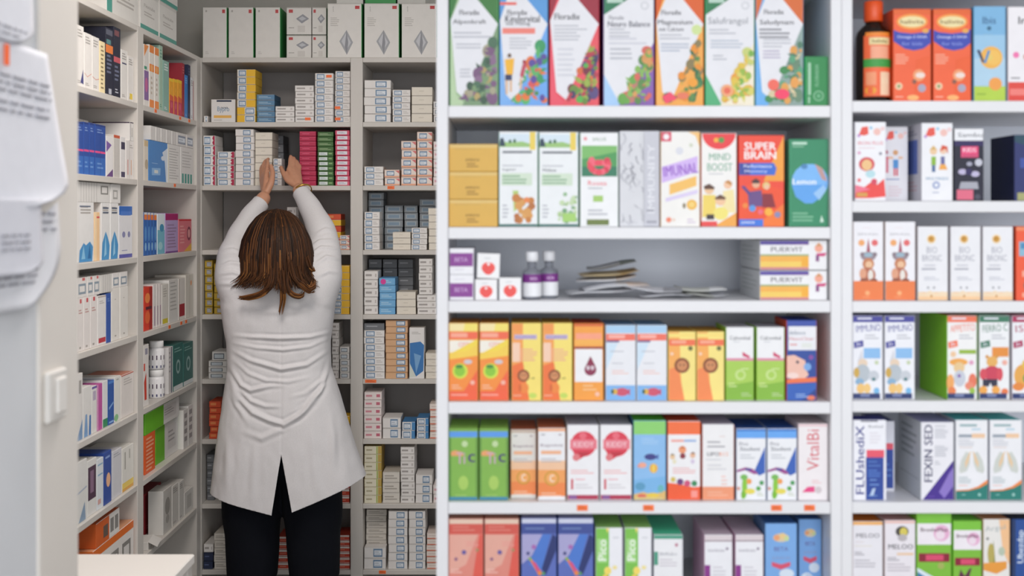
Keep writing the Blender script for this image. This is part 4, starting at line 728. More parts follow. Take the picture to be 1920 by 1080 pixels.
front_carton(ZF3, 1787, 1841, 977, '#7cba38', 'shorter lime green carton with red plaque and dark leaves', brn() + [P([(.18, .62), (.25, .54), (.4, .62), (.55, .54), (.66, .52), (.5, .7), (.2, .9)], '#5a2440'), P([(.2, .7), (.4, .6), (.6, .9), (.3, .9)], '#8a2a5a')], top='#1e3410', side='#3f641c', group=H6)
front_carton(ZF3, 1843, 1894, 974, '#e8e4e0', 'white and peach carton with golden oil and herb picture', [P([(.6, 0), (1, 0), (1, .5), (.75, .35)], '#f2c090'), T(.45, .10, .07, 'Argol', '#a8b0b0', .8, 6, False), C(.15, .21, .05, '#5a5a5a'), P([(.3, .5), (.38, .22), (.46, .5)], '#8a8a3a'), E(.28, .38, .13, .12, '#b8a85a'), E(.7, .35, .13, .05, '#b8c4b0'), P([(0, .48), (.9, .46), (.9, .54), (.5, .6), (0, .56)], '#e89a3c'), E(.4, .65, .4, .05, '#efe6e0')], side='#c8a888', top='#6a4a34', group=H6)
front_carton(ZF3, 1896, 1954, 974, '#1f4a94', 'navy blue carton with sideways white lettering at lower right corner', [R(0, 0, .12, 1, '#16305f'), P([(.6, 0), (1, 0), (1, .2)], '#4a90d8'), T(.32, .30, .28, 'Ubezdap', '#d8e4f2', .36, 90), R(.6, .3, 1, .5, '#6a5a9c'), R(.7, .02, 1, .07, '#f0a050')], side='#10244a', top='#10203c', group=H6)
# ------------------------------------------------------------------ stacked cartons of the back unit
CW = '#e9e4e0'
def sticker(u0, u1, v0=.12, v1=.9, c='#6c8aa8', i='#dfe5ec'):
    du = .045; dv = .15
    return [R(u0, v0, u1, v1, c), R(u0 + du, v0 + dv, u1 - du, v1 - dv, i), L(u0 + du * 1.6, u1 - du * 2, v0 + .28, 2, .2, '#b4bcc8', .4)]
edge = [R(0, .0, 1, .035, '#b8b2ad'), R(0, .965, 1, 1, '#c8c2bd')]
DES = {   # name: (words, front, side, art)
 'label':  ('blue-labelled white carton', CW, CW, edge + sticker(.42, .85)),
 'labell': ('blue-labelled white carton', CW, CW, edge + sticker(.08, .52) + [L(.6, .92, .3, 2, .25, '#c4beba')]),
 'print':  ('white printed carton', CW, CW, edge + [L(.08, .75, .35, 1, .3, '#a9a29e', .9), R(.8, .3, .92, .7, '#c8c0bc')]),
 'cream':  ('plain cream carton', '#e8dfd0', '#e2d8c8', edge + [L(.35, .7, .42, 1, .2, '#d0c6b6')]),
 'pinkp':  ('red-printed white carton', '#ecdfdb', '#ecdfdb', edge + [L(.08, .6, .35, 1, .3, '#d8909a', .9), R(.70, .28, .92, .68, '#c86a7c')]),
 'yellow': ('yellow and white carton', '#e6e2dc', '#e8b830', edge + [R(.5, 0, 1, 1, '#f0bc2e')] + sticker(.08, .48)),
 'yellowr': ('yellow and white carton', '#e6e2dc', '#e8b830', edge + [R(0, 0, .42, 1, '#f0bc2e')] + sticker(.46, .95)),
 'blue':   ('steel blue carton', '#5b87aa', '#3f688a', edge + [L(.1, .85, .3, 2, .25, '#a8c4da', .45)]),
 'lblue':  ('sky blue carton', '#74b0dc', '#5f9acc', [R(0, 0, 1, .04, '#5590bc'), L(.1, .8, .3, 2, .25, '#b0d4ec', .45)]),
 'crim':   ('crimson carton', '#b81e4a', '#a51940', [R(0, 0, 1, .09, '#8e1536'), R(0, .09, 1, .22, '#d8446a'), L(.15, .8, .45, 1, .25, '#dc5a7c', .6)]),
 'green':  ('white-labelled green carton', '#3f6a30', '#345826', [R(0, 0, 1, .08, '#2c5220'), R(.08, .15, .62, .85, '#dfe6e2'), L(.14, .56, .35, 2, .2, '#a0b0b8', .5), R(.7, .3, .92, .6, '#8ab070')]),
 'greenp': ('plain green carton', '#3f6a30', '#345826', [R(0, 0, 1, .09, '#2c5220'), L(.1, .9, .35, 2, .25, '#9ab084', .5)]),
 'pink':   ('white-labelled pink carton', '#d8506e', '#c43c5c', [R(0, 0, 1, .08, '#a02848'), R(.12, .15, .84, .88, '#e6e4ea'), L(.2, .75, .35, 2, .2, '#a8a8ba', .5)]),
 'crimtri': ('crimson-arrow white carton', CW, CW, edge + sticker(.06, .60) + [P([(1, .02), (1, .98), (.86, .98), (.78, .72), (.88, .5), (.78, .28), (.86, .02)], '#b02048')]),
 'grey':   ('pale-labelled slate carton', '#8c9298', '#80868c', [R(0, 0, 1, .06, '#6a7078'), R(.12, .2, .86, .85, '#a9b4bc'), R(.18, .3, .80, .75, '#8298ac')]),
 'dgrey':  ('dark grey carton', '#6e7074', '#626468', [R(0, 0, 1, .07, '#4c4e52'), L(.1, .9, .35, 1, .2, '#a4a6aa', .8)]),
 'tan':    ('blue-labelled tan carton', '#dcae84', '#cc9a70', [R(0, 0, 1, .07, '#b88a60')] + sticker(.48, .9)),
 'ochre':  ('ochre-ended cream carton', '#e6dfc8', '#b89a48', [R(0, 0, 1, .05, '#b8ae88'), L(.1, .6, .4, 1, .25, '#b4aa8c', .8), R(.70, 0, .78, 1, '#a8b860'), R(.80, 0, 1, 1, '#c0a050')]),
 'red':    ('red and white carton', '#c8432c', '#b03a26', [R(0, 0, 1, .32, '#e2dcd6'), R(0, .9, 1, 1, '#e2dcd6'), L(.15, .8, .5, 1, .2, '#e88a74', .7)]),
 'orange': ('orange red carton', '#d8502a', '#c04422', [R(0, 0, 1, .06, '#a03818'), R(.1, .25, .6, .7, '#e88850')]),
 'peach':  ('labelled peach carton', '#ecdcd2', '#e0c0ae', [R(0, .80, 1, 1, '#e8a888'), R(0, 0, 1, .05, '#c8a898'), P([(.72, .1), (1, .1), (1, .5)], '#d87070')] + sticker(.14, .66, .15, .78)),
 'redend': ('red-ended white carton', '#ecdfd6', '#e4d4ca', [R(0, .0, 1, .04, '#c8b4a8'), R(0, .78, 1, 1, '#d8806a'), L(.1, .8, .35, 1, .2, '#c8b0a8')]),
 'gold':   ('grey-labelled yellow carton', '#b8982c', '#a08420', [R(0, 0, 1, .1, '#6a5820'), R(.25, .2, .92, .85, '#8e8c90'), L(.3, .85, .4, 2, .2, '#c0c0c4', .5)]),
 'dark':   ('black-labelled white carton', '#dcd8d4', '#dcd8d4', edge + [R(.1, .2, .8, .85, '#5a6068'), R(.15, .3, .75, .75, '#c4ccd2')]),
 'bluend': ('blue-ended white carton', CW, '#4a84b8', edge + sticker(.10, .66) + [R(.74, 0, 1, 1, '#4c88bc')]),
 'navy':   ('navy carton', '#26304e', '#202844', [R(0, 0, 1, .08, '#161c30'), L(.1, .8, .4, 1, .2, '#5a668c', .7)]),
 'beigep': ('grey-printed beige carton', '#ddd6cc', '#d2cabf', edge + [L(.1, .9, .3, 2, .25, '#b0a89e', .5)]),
}
SN = [0]
KIND = {'label': 'labelled_carton', 'labell': 'labelled_carton', 'cream': 'cream_carton', 'yellow': 'yellow_carton', 'yellowr': 'yellow_carton', 'blue': 'blue_carton', 'lblue': 'blue_carton', 'crim': 'crimson_carton', 'green': 'green_carton', 'greenp': 'green_carton', 'pink': 'pink_carton', 'crimtri': 'arrow_carton', 'grey': 'grey_carton', 'dgrey': 'dark_grey_carton', 'tan': 'tan_carton', 'ochre': 'ochre_carton', 'red': 'red_carton', 'orange': 'orange_carton', 'peach': 'peach_carton', 'redend': 'red_end_carton', 'gold': 'gold_carton', 'dark': 'black_label_carton', 'bluend': 'blue_end_carton', 'navy': 'navy_carton', 'beigep': 'beige_carton'}
def stack(x0, x1, yt, lv, n, des, where, back=.012, depth=.12, yb=None, jit=.0014, group=None, mix=None, desc=None):
    """n cartons piled up; every carton is its own object, sharing one mesh per print"""
    words, front, side, art = DES[des]
    Y = YB + back
    X0, X1 = (x0 - 960) * Y / F, (x1 - 960) * Y / F
    lo, hi = (-1.247, -.649) if x1 < 660 else (-.600, .005)      # the bay's clear width
    X0 = max(X0, lo + .0035); X1 = min(X1, hi - .0035)
    z0 = ZB[lv] if yb is None else EYE - (yb - HOR) * Y / F
    zt = EYE - (yt - HOR) * Y / F
    h = (zt - z0) / n
    g = random.Random(SN[0] + 17); SN[0] += 1
    base = {}; made = []
    for i in range(n):
        d = mix[i] if mix else des
        words, front, side, art = DES[d]
        k = n - 1 - i
        if d not in base:
            o = carton_mesh(KIND.get(d, 'printed_carton'), X1 - X0 - .0030, depth, h - .0008, front, side, None, art)
            base[d] = o
        else:
            o = base[d].copy(); COL.objects.link(o)
        o.location = ((X0 + X1) / 2 + g.uniform(-jit, jit) * .6, Y + depth / 2 + g.uniform(-jit, jit) * .7, z0 + i * h + .0004)
        o.rotation_euler = (0, 0, g.uniform(-.012, .012))
        ww = desc or words
        lab = (f'{ww}, {ORD[k]} in {where}' if n > 1 else f'{ww}, {where}')
        tag(o, lab, 'medicine box', group or GRP); made.append(o)
    return made
def sticker_part(o, px, py, w=.022, h=.011, c='#ff7434', round_=False):
    # a small sticker on a carton's front
    Y = o.location.y - .06; q = W(px, py, Y); mb = MB()
    if round_:
        mb.v = []; n = 20
        pts = [(w / 2 * math.cos(2 * math.pi * i / n), w / 2 * math.sin(2 * math.pi * i / n)) for i in range(n)]
        mb.add([(x, -.0006, z) for x, z in pts] + [(x, 0, z) for x, z in pts], [tuple(range(n))] + [(i, i + n, (i + 1) % n + n, (i + 1) % n) for i in range(n)], mat(c))
    else: mb.box(-w / 2, w / 2, -.0006, 0, -h / 2, h / 2, mat(c), .0002)
    s = mb.build('price_sticker', o); bbx = [Vector(k) for k in o.bound_box]
    z0, z1 = min(k.z for k in bbx), max(k.z for k in bbx)
    s.location = (q.x - o.location.x, min(k.y for k in bbx) - .0004, max(z0 + h / 2, min(z1 - h / 2, q.z - o.location.z)))
    s['label'] = 'round magenta sticker' if round_ else 'orange price sticker'
# top of the unit
GRP = 'dressing cartons on top of the back unit'
gz = lambda: [R(0, 0, 1, .01, '#c0bab4'), T(.16, .10, .03, 'sterile', '#9a9490', .1, 90), R(.80, .04, .93, .10, '#c43a3c'), L(.08, .35, .26, 5, .035, '#c0bab4', .4), P([(.55, .49), (.74, .72), (.56, .95), (.34, .70)], '#a6a6aa'), P([(.53, .55), (.68, .72), (.55, .86), (.40, .70)], '#c6c6ca'), P([(.55, .49), (.60, .72), (.56, .95), (.50, .8)], '#8c8c92')]
for i, (a, b, w_) in enumerate(((380, 426, 'leftmost'), (428.5, 476, 'middle'), (479, 526, 'rightmost'))):
    o = carton_mesh('dressing_carton', (b - a) / 466.7, .22, 95 / 466.7, '#e4dfd9', '#2f8a44', '#3a7a46', [L(.1, .2, .05, 1, .1, '#b8b2ac'), R(.80, .04, .92, .11, '#c4484a'), L(.1, .25, .88, 2, .03, '#c4beb8'), R(.985, 0, 1, 1, '#2f8a44')])
    o.location = (((a + b) / 2 - 960) * (YB + .012) / F, YB + .122, ZB[0] + .0004)
    tag(o, f'{w_} of three plain tall white cartons with green sides on the top board', 'medicine box', GRP)
sm = [R(0, 0, 1, .03, '#b8b2ac'), R(.08, .08, .25, .20, '#c4484a'), P([(.66, .25), (.92, .42), (.62, .60), (.38, .42)], '#9a9aa0'), P([(.64, .33), (.80, .42), (.62, .5), (.48, .42)], '#c4c4c8'), L(.08, .4, .75, 1, .05, '#8a8480'), R(.45, .68, .75, .92, '#d4cec8')]
for a, b, y0, y1, w_ in ((537, 584, 64, 108, 'lower left'), (537, 584, 12, 63.5, 'upper left'), (585, 612, 64, 108, 'lower right'), (585, 612, 12, 63.5, 'upper right')):
    o = carton_mesh('dressing_carton', (b - a) / 466.7 - .001, .16, (y1 - y0) / 466.7, '#e4dfd9', '#dcd6d0', '#d4e0d4', sm)
    o.location = (((a + b) / 2 - 960) * (YB + .03) / F, YB + .11, EYE - (y1 - HOR) * (YB + .012) / F + .0004 if y1 < 108 else ZB[0] + .0004)
    tag(o, f'{w_} of four small white dressing cartons in the middle of the top board', 'medicine box', GRP)
for i, (a, b, w_) in enumerate(((614, 679, 'leftmost'), (683, 749, 'middle'), (753, 820, 'rightmost'))):
    o = carton_mesh('dressing_carton', (b - a) / 466.7, .2, 102 / 466.7, '#e6e1db', '#2f8a44', '#d8e0d8', gz() + [R(.985, 0, 1, 1, '#2f8a44')])
    o.location = (((a + b) / 2 - 960) * (YB + .006) / F, YB + .106, ZB[0] + .0004)
    tag(o, f'{w_} of three large white cartons printed with a grey gauze diamond', 'medicine box', GRP)
for a, b, c, w_ in ((634, 684, '#d8d4ce', 'pale'), (687, 745, '#3a9a52', 'green'), (747, 800, '#d0ccc6', 'greyish')):
    o = carton_mesh('dressing_carton', (b - a) / 466.7, .18, .07, c, c, c, edge)
    o.location = (((a + b) / 2 - 960) * 4.7 / F, 4.74, ZB[0] + 102 / 466.7 + .0012)
    tag(o, f'{w_} carton lying on top of the gauze cartons, cut by the top edge', 'medicine box', GRP)
# first shelf under the top board
GRP = 'cartons on the first back shelf'
stack(376, 390, 217, 1, 1, 'label', 'very small, at the left end of the first back shelf', depth=.06)
o = carton_mesh('amber_bar_carton', 45 / 466, .07, 43 / 466.7, '#e6e2de', '#d8d4d0', '#3a4456', [R(.22, .02, .85, .10, '#2c3850'), T(.5, .45, .28, 'Bypro', '#8aa0b4', .5), T(.55, .36, .06, 'nova', '#30405c', .3), R(.1, .70, .85, .82, '#eab45a'), L(.1, .6, .9, 1, .05, '#b0a8a0')])
o.location = ((418.5 - 960) * 4.632 / F, 4.667, ZB[1] + .0004); tag(o, 'single white carton with blue lettering and amber bar, beside the yellow pile', 'medicine box', GRP)
stack(444, 479.5, 130, 1, 7, 'yellow', 'the yellow pile', mix=['yellowr', 'yellowr'] + ['yellow'] * 5)
stack(481, 516, 177, 1, 5, 'blue', 'the steel blue pile', back=.03)
stack(515.5, 552, 199, 1, 3, 'print', 'the low pile by the steel blue one')
st = stack(553, 589, 160, 1, 6, 'print', 'the plain white pile on the first back shelf')
sticker_part(st[0], 577, 223)
st = stack(590, 625, 137, 1, 7, 'labell', 'the tall labelled pile, first back shelf')
sticker_part(st[6], 617, 143)
st = stack(628, 657, 133, 1, 8, 'labell', "the rightmost pile of the first back shelf", back=.03)
sticker_part(st[0], 633, 223); sticker_part(st[2], 633, 202)
GRP = 'cartons in the narrow right bay, first shelf'
stack(681, 733, 150, 1, 5, 'label', 'the wide pile, first narrow-bay shelf')
stack(735.5, 770, 168, 1, 5, 'labell', 'the middle pile, first narrow-bay shelf')
stack(771, 811, 163, 1, 4, 'cream', 'the cream pile, first narrow-bay shelf')
stack(812, 840, 190, 1, 3, 'dark', 'the cut-off pile right of the cream one')
# the shelf she reaches into
GRP = 'cartons on the shelf she reaches into'
stack(376, 404.5, 254, 2, 5, 'crimtri', 'the crimson-arrow pile at the left corner')
stack(407, 440, 284, 2, 5, 'crimtri', 'the lower crimson-arrow pile, second from left', back=.02)
stack(441, 476, 242, 2, 8, 'label', 'the tall white pile left of her hands')
stack(478, 511, 248, 2, 7, 'cream', 'the cream pile behind her left hand', back=.03)
stack(513, 532, 254, 2, 6, 'dgrey', 'the dark pile behind her hands', back=.16)
stack(511.5, 528.5, 297, 2, 4, 'labell', 'the little pile between her two hands', back=.02, depth=.07)
stack(561, 593, 246, 2, 11, 'crim', 'the crimson pile by her right hand')
stack(595, 626, 247, 2, 11, 'green', 'the green pile', mix=['green'] * 7 + ['greenp'] * 4, back=.016)
stack(628, 656.5, 244, 2, 11, 'pink', 'the pink pile, right end of that shelf')
GRP = 'cartons in the narrow right bay, second shelf'
stack(680.5, 719, 312, 2, 3, 'labell', 'the low left pile, second narrow-bay shelf')
stack(720.5, 750, 318, 2, 2, 'peach', 'the lowest pile, second narrow-bay shelf')
stack(752, 781, 264, 2, 5, 'peach', 'the pile of five, second narrow-bay shelf', back=.016)
stack(781.5, 811, 247, 2, 6, 'peach', 'the highest pile, second narrow-bay shelf')
stack(812, 840, 265, 2, 5, 'pinkp', 'the cut-off pile, second narrow-bay shelf')
# level with her head
GRP = 'cartons on the back shelf level with her head'
stack(538, 556, 388, 3, 5, 'print', 'the narrow pile behind her raised right arm', back=.05, depth=.06)
stack(604, 640, 401, 3, 6, 'orange', 'the orange pile behind her right sleeve', mix=['orange', 'peach', 'yellow', 'orange', 'yellow', 'orange'], back=.03)
stack(637, 657, 441, 3, 3, 'peach', 'the low pile between upright and sleeve', depth=.08)
GRP = 'cartons in the narrow right bay, third shelf'
stack(689, 720, 361, 3, 8, 'grey', 'the far left slate pile, third narrow-bay shelf', back=.15)
stack(680, 712, 397, 3, 5, 'labell', 'the front left pile, third narrow-bay shelf')
stack(721, 756, 385, 3, 6, 'grey', 'the second slate pile, third narrow-bay shelf', back=.15)
stack(757.5, 784, 385, 3, 6, 'grey', 'the third slate pile, third narrow-bay shelf', back=.15)
stack(786, 820, 373, 3, 7, 'grey', 'the rightmost slate pile, third narrow-bay shelf', back=.15)
stack(736, 770.5, 435, 3, 3, 'cream', 'the low cream pile, third narrow-bay shelf')
stack(771, 801, 427, 3, 4, 'labell', 'the low labelled pile, third narrow-bay shelf')
stack(803, 838, 390, 3, 6, 'cream', 'the tall cream pile, third narrow-bay shelf')
# level with her shoulders
GRP = 'cartons on the back shelf level with her shoulders'
stack(377, 399, 488, 4, 7, 'gold', 'the corner pile left of her shoulder', back=.03)
stack(400.5, 424, 494, 4, 7, 'gold', 'the pile half hidden by her left shoulder', back=.03)
stack(624, 656.5, 498, 4, 7, 'yellow', 'the pile right of her right shoulder')
GRP = 'cartons in the narrow right bay, fourth shelf'
stack(688, 716, 486, 4, 6, 'dgrey', 'the left dark pile, fourth narrow-bay shelf', back=.15)
stack(717, 745, 486, 4, 6, 'dgrey', 'the middle dark pile, fourth narrow-bay shelf', back=.15)
stack(746, 775, 486, 4, 6, 'dgrey', 'the right dark pile, fourth narrow-bay shelf', back=.15)
stack(679.5, 709, 508, 4, 5, 'print', 'the front left pile, fourth narrow-bay shelf')
st = stack(710.5, 742, 521, 4, 5, 'lblue', 'the sky blue pile, fourth narrow-bay shelf')
sticker_part(st[4], 719, 528, .022, .022, '#e0409c', True)
stack(743, 780, 547, 4, 3, 'cream', 'the low cream pile, fourth narrow-bay shelf')
stack(781.5, 818, 553, 4, 3, 'print', 'the three-carton foot, fourth narrow-bay shelf')
stack(785, 811, 485, 4, 5, 'print', 'the pile standing on three others', yb=552.6, depth=.10, desc='small white carton')
# waist
GRP = 'cartons on the back shelf level with her waist'
stack(397, 427, 659, 5, 1, 'dark', 'crowning the two piles left of her waist', yb=676, desc='white black-labelled carton')
stack(390.5, 425, 676.4, 5, 3, 'dark', 'the pile left of her waist')
stack(622, 636, 605, 5, 7, 'print', 'the narrow pile right of her waist', back=.02)
stack(637, 656.5, 650, 5, 5, 'dark', 'the pile between her waist and the upright')
GRP = 'cartons in the narrow right bay, fifth shelf'
stack(680, 721.5, 606, 5, 8, 'labell', 'the left pile, fifth narrow-bay shelf', mix=['labell'] * 7 + ['dgrey'])
stack(722.5, 765, 600, 5, 9, 'tan', 'the tan pile, fifth narrow-bay shelf')
o = carton_mesh('facet_carton', 28 / 464, .08, 96 / 466.7, '#e9e5e2', '#dcd8d4', None, [L(.15, .8, .08, 2, .03, '#b8b4b0'), P([(.02, .30), (.75, .27), (1, .34), (.95, .85), (.45, .96), (.02, .7)], '#3a78b8'), P([(.3, .5), (.8, .55), (.45, .9)], '#7aa8d4'), P([(.02, .7), (.45, .96), (.02, .98)], '#d8dcd0')])
o.location = ((781.5 - 960) * 4.63 / F, 4.67, ZB[5] + .0004); tag(o, 'upright white carton with a big blue facet, beside the tan pile', 'medicine box', GRP)
stack(797.5, 830, 662, 5, 4, 'cream', 'the low pile right of the blue facet carton')
# hips
GRP = 'cartons on the back shelf level with her hips'
stack(392, 415, 752, 6, 6, 'orange', 'the pile left of her hip', jit=.003)
stack(640, 657, 780, 6, 3, 'yellow', 'the pile right of her hip', depth=.08)
GRP = 'cartons in the narrow right bay, sixth shelf'
stack(679.5, 716, 735, 6, 6, 'pinkp', 'the tall pile, sixth narrow-bay shelf')
stack(717, 752, 783, 6, 2, 'label', 'the pile of two, sixth narrow-bay shelf')
stack(753, 779, 791, 6, 2, 'bluend', 'the lowest pile, sixth narrow-bay shelf')
stack(781, 804.5, 784, 6, 3, 'bluend', 'the pile of three, sixth narrow-bay shelf')
stack(805.5, 838, 757, 6, 5, 'redend', 'the cut-off pile, sixth narrow-bay shelf')
# hem
GRP = 'cartons on the back shelf level with her coat hem'
stack(377, 402, 852, 7, 6, 'dgrey', 'the dark pile left of her coat hem', back=.06)
stack(638, 657, 890, 7, 4, 'red', 'the pile under the right coat hem')
GRP = 'cartons in the narrow right bay, seventh shelf'
stack(679.5, 716, 836, 7, 7, 'ochre', 'the tall pile, seventh narrow-bay shelf')
stack(717, 750, 885, 7, 3, 'beigep', 'the beige pile of three, seventh narrow-bay shelf')
stack(751, 778, 838, 7, 8, 'print', 'the narrow tall pile, seventh narrow-bay shelf')
stack(779, 811, 890, 7, 3, 'label', 'the pile of three, seventh narrow-bay shelf')
stack(812, 838, 910, 7, 2, 'pinkp', 'the cut-off pile, seventh narrow-bay shelf')
# legs
GRP = 'cartons on the back shelf level with her legs'
stack(377, 400, 1020, 8, 3, 'navy', 'the navy pile in the lower left corner', mix=['navy', 'navy', 'print'])
stack(401, 428, 1000, 8, 5, 'beigep', 'the beige pile left of her leg')
stack(520, 548, 1006, 8, 5, 'red', 'the pile showing between her legs')
stack(632, 657, 1003, 8, 6, 'red', 'the pile right of her right leg')
GRP = 'cartons in the narrow right bay, lowest shelf in view'
stack(686, 725, 955, 8, 9, 'beigep', 'the set-back pile, lowest narrow-bay shelf', back=.07)
stack(679.5, 724, 1026, 8, 2, 'label', 'the flat front pile, lowest narrow-bay shelf', depth=.05)
stack(727.5, 764.5, 958, 8, 7, 'label', 'the left labelled tower, lowest narrow-bay shelf')
stack(766, 798, 958, 8, 7, 'label', 'the right labelled tower, lowest narrow-bay shelf')
stack(799.5, 830, 1000, 8, 6, 'redend', 'the red-striped pile, lowest narrow-bay shelf')

# ------------------------------------------------------------------ upright cartons of the side unit, fronts looking to +X
def side_carton(x0, x1, yt, lv, front, label, art=(), side=None, depth=.12, back=.012, yb=None, side_art=(), name='upright_carton', top=None, h=None, yaw=0, zb=None):
    """x0, x1: pixel columns of the near and far edge; yt: row of the near top corner"""
    xf = XL - back
    Y0, Y1 = -xf * F / (960 - x0), -xf * F / (960 - x1)
    z0 = zb if zb is not None else ZB[lv] if yb is None else EYE - (yb - HOR) * Y0 / F
    zt = EYE - (yt - HOR) * Y0 / F if h is None else z0 + h
    if lv:   # stay inside the bay
        lo, hi = (3.254, 3.835) if x0 < 262 else (3.904, 4.555)
        Y0 = max(Y0, lo); Y1 = min(Y1, hi)
    o = carton_mesh(name, Y1 - Y0 - .0012, depth, zt - z0, front, side or front, top, art, side_art)
    o.location = (xf - depth / 2, (Y0 + Y1) / 2, z0 + .0004); o.rotation_euler = (0, 0, math.pi / 2 + yaw)
    return tag(o, label, 'medicine box', GRP)
sp = lambda c='#a8a29c', s=1: [L(.15, .85, .06, 3, .05, c, .5, s), L(.15, .7, .9, 2, .03, c, .5, s)]
P_W = '#e6e1dc'
# on top of the unit
GRP = 'cartons on top of the side unit'
teal = '#4f9a8c'
tl = [R(0, 0, 1, .08, '#d0ccc6'), R(0, .86, 1, 1, teal), T(.5, .35, .09, 'Flexitube', '#a8a29c', .6), L(.2, .8, .5, 2, .07, '#bcb6b0', .5)]
side_carton(200, 259, -58, 0, '#dedad4', 'teal striped white carton nearest on top of the side unit', [R(0, 0, .16, 1, teal), L(.3, .9, .4, 3, .1, '#b4aea8', .5)])
side_carton(263, 297, -28, 0, '#dedad4', 'lower white carton with teal foot, on top of the side unit, nearer', tl, h=.135)
side_carton(299, 331, 8, 0, '#dedad4', 'lower white carton with teal foot, on top of the side unit, farther', tl, h=.135)
for a, b, n_ in ((266, 298, 'nearer'), (300, 333, 'farther')):
    side_carton(a, b, 0, 0, '#dedad4', f'upper white carton with teal foot, piled on another, {n_} one', tl, h=.11, yb=EYE)
for o in [x for x in COL.objects if x.get('label', '').startswith('upper white carton with teal foot')]:
    o.location.z = ZB[0] + .1362
# first shelf: near bay
GRP = 'upright cartons on the first side shelf'
side_carton(143, 157, 45, 1, P_W, 'white carton nearest on the first side shelf, small violet peak print', sp() + [P([(.55, .93), (.95, .70), (1, .95)], '#4a4a80')])
side_carton(158, 172, 60, 1, P_W, 'white carton with fine red curve, second on the first side shelf', sp() + [P([(0, .72), (.4, .78), (1, .70), (1, .715), (.4, .795), (0, .735)], '#d89a8a')])
side_carton(173, 186, 67, 1, P_W, 'white carton with fine red curve, touching the cream striped carton', sp(s=2) + [P([(0, .74), (.5, .78), (1, .75), (1, .765), (.5, .795), (0, .755)], '#d89a8a')])
side_carton(187, 197, 76, 1, '#efdcae', 'slim cream yellow carton with dark row marks, first side shelf', [L(.2, .8, .08, 11, .08, '#8a7a5a', .4)])
blk = [R(.05, .02, .95, .10, '#5a5c6c'), R(0, .25, 1, .37, '#e8803c'), L(.15, .85, .40, 5, .06, '#6a7088', .5), R(.4, .9, .8, .98, '#b8bac4'), R(.1, .17, .7, .24, '#5a8a8a')]
side_carton(198, 212, 50, 1, '#1f2236', 'black carton with orange band, nearer of two on the first side shelf', blk, side='#1c1e30')
side_carton(213, 226, 49, 1, '#1f2236', 'black carton with pink band, farther of two on the first side shelf', [R(.1, .04, .8, .12, '#7a4a50'), R(0, .42, 1, .50, '#c85a64'), L(.15, .8, .55, 4, .06, '#6a7088', .5), L(.2, .7, .88, 2, .04, '#c8cad4')], side='#1c1e30')
side_carton(227, 239, 92, 1, P_W, 'white carton with navy mark, next to the black cartons', sp() + [R(.15, .25, .85, .28, '#4a4a6a')])
side_carton(240, 256, 104, 1, P_W, 'white carton with yellow foot, far end of the near bay', sp() + [R(.3, .82, .8, .95, '#f0d040')])
GRP = 'upright cartons on the first side shelf, far bay'
side_carton(270, 279, 82, 1, '#e6e0da', 'white carton with orange corner and violet picture, far bay, first', [P([(0, 0), (1, 0), (0, .2)], '#e8904a'), R(0, .42, 1, .9, '#8a6aa0'), E(.5, .65, .3, .12, '#c86a9a'), R(0, .35, .6, .40, '#4a9a7a')])
oo = [R(0, 0, 1, .12, '#e8863c'), R(0, .30, 1, .42, '#f08a3c'), C(.5, .36, .25, '#f4b070'), L(.3, .7, .5, 4, .08, '#c8b8a8', .5), R(0, .87, 1, 1, '#f0904a')]
side_carton(280, 289, 83, 1, '#e8e2da', 'orange and white carton, nearer twin, first far side shelf', oo)
side_carton(290, 298, 88, 1, '#e8e2da', 'orange and white carton, farther twin, first far side shelf', oo)
side_carton(299, 305, 84, 1, '#a9c4b0', 'slim pale green carton between the orange twins and the teal one', sp('#6a9a80'))
side_carton(306, 317, 112, 1, '#8fb4a8', 'pale teal carton beside the three yellow red cartons', sp('#dfe8e4'))
yr = [R(0, 0, 1, .08, '#f2c83a'), R(0, .55, 1, 1, '#c8385a'), P([(0, .45), (1, .5), (1, .62), (0, .62)], '#e0603a'), C(.5, .3, .2, '#f4b040'), C(.5, .75, .25, '#d85a70')]
for i, (a, b) in enumerate(((318, 325.5), (326, 333), (333.5, 341))):
    side_carton(a, b, (146, 147.5, 149)[i], 1, '#f0a832', ('nearest', 'middle', 'farthest')[i] + ' of three low yellow and crimson cartons in the far side bay', yr)
side_carton(341.5, 346, 118, 1, '#a02c3a', 'slim dark red carton, tallest beside the yellow crimson ones', sp('#c86a70'))
side_carton(346.5, 352, 140, 1, '#3c82c8', 'bright blue carton beside the three yellow crimson cartons', sp('#8ab8e4'))
side_carton(352.5, 357, 121, 1, '#242c4c', 'slim navy carton next to the bright blue one, far side bay', sp('#5a6488'))
side_carton(357.5, 362, 145, 1, '#dfe0e4', 'white carton next to the bright blue one, far side bay', sp())
side_carton(362.5, 368, 152, 1, '#b84a44', 'red and dark carton last in the far bay, first side shelf', [R(0, 0, 1, .2, '#4a4a52'), L(.2, .8, .4, 5, .1, '#d89a90', .5)])
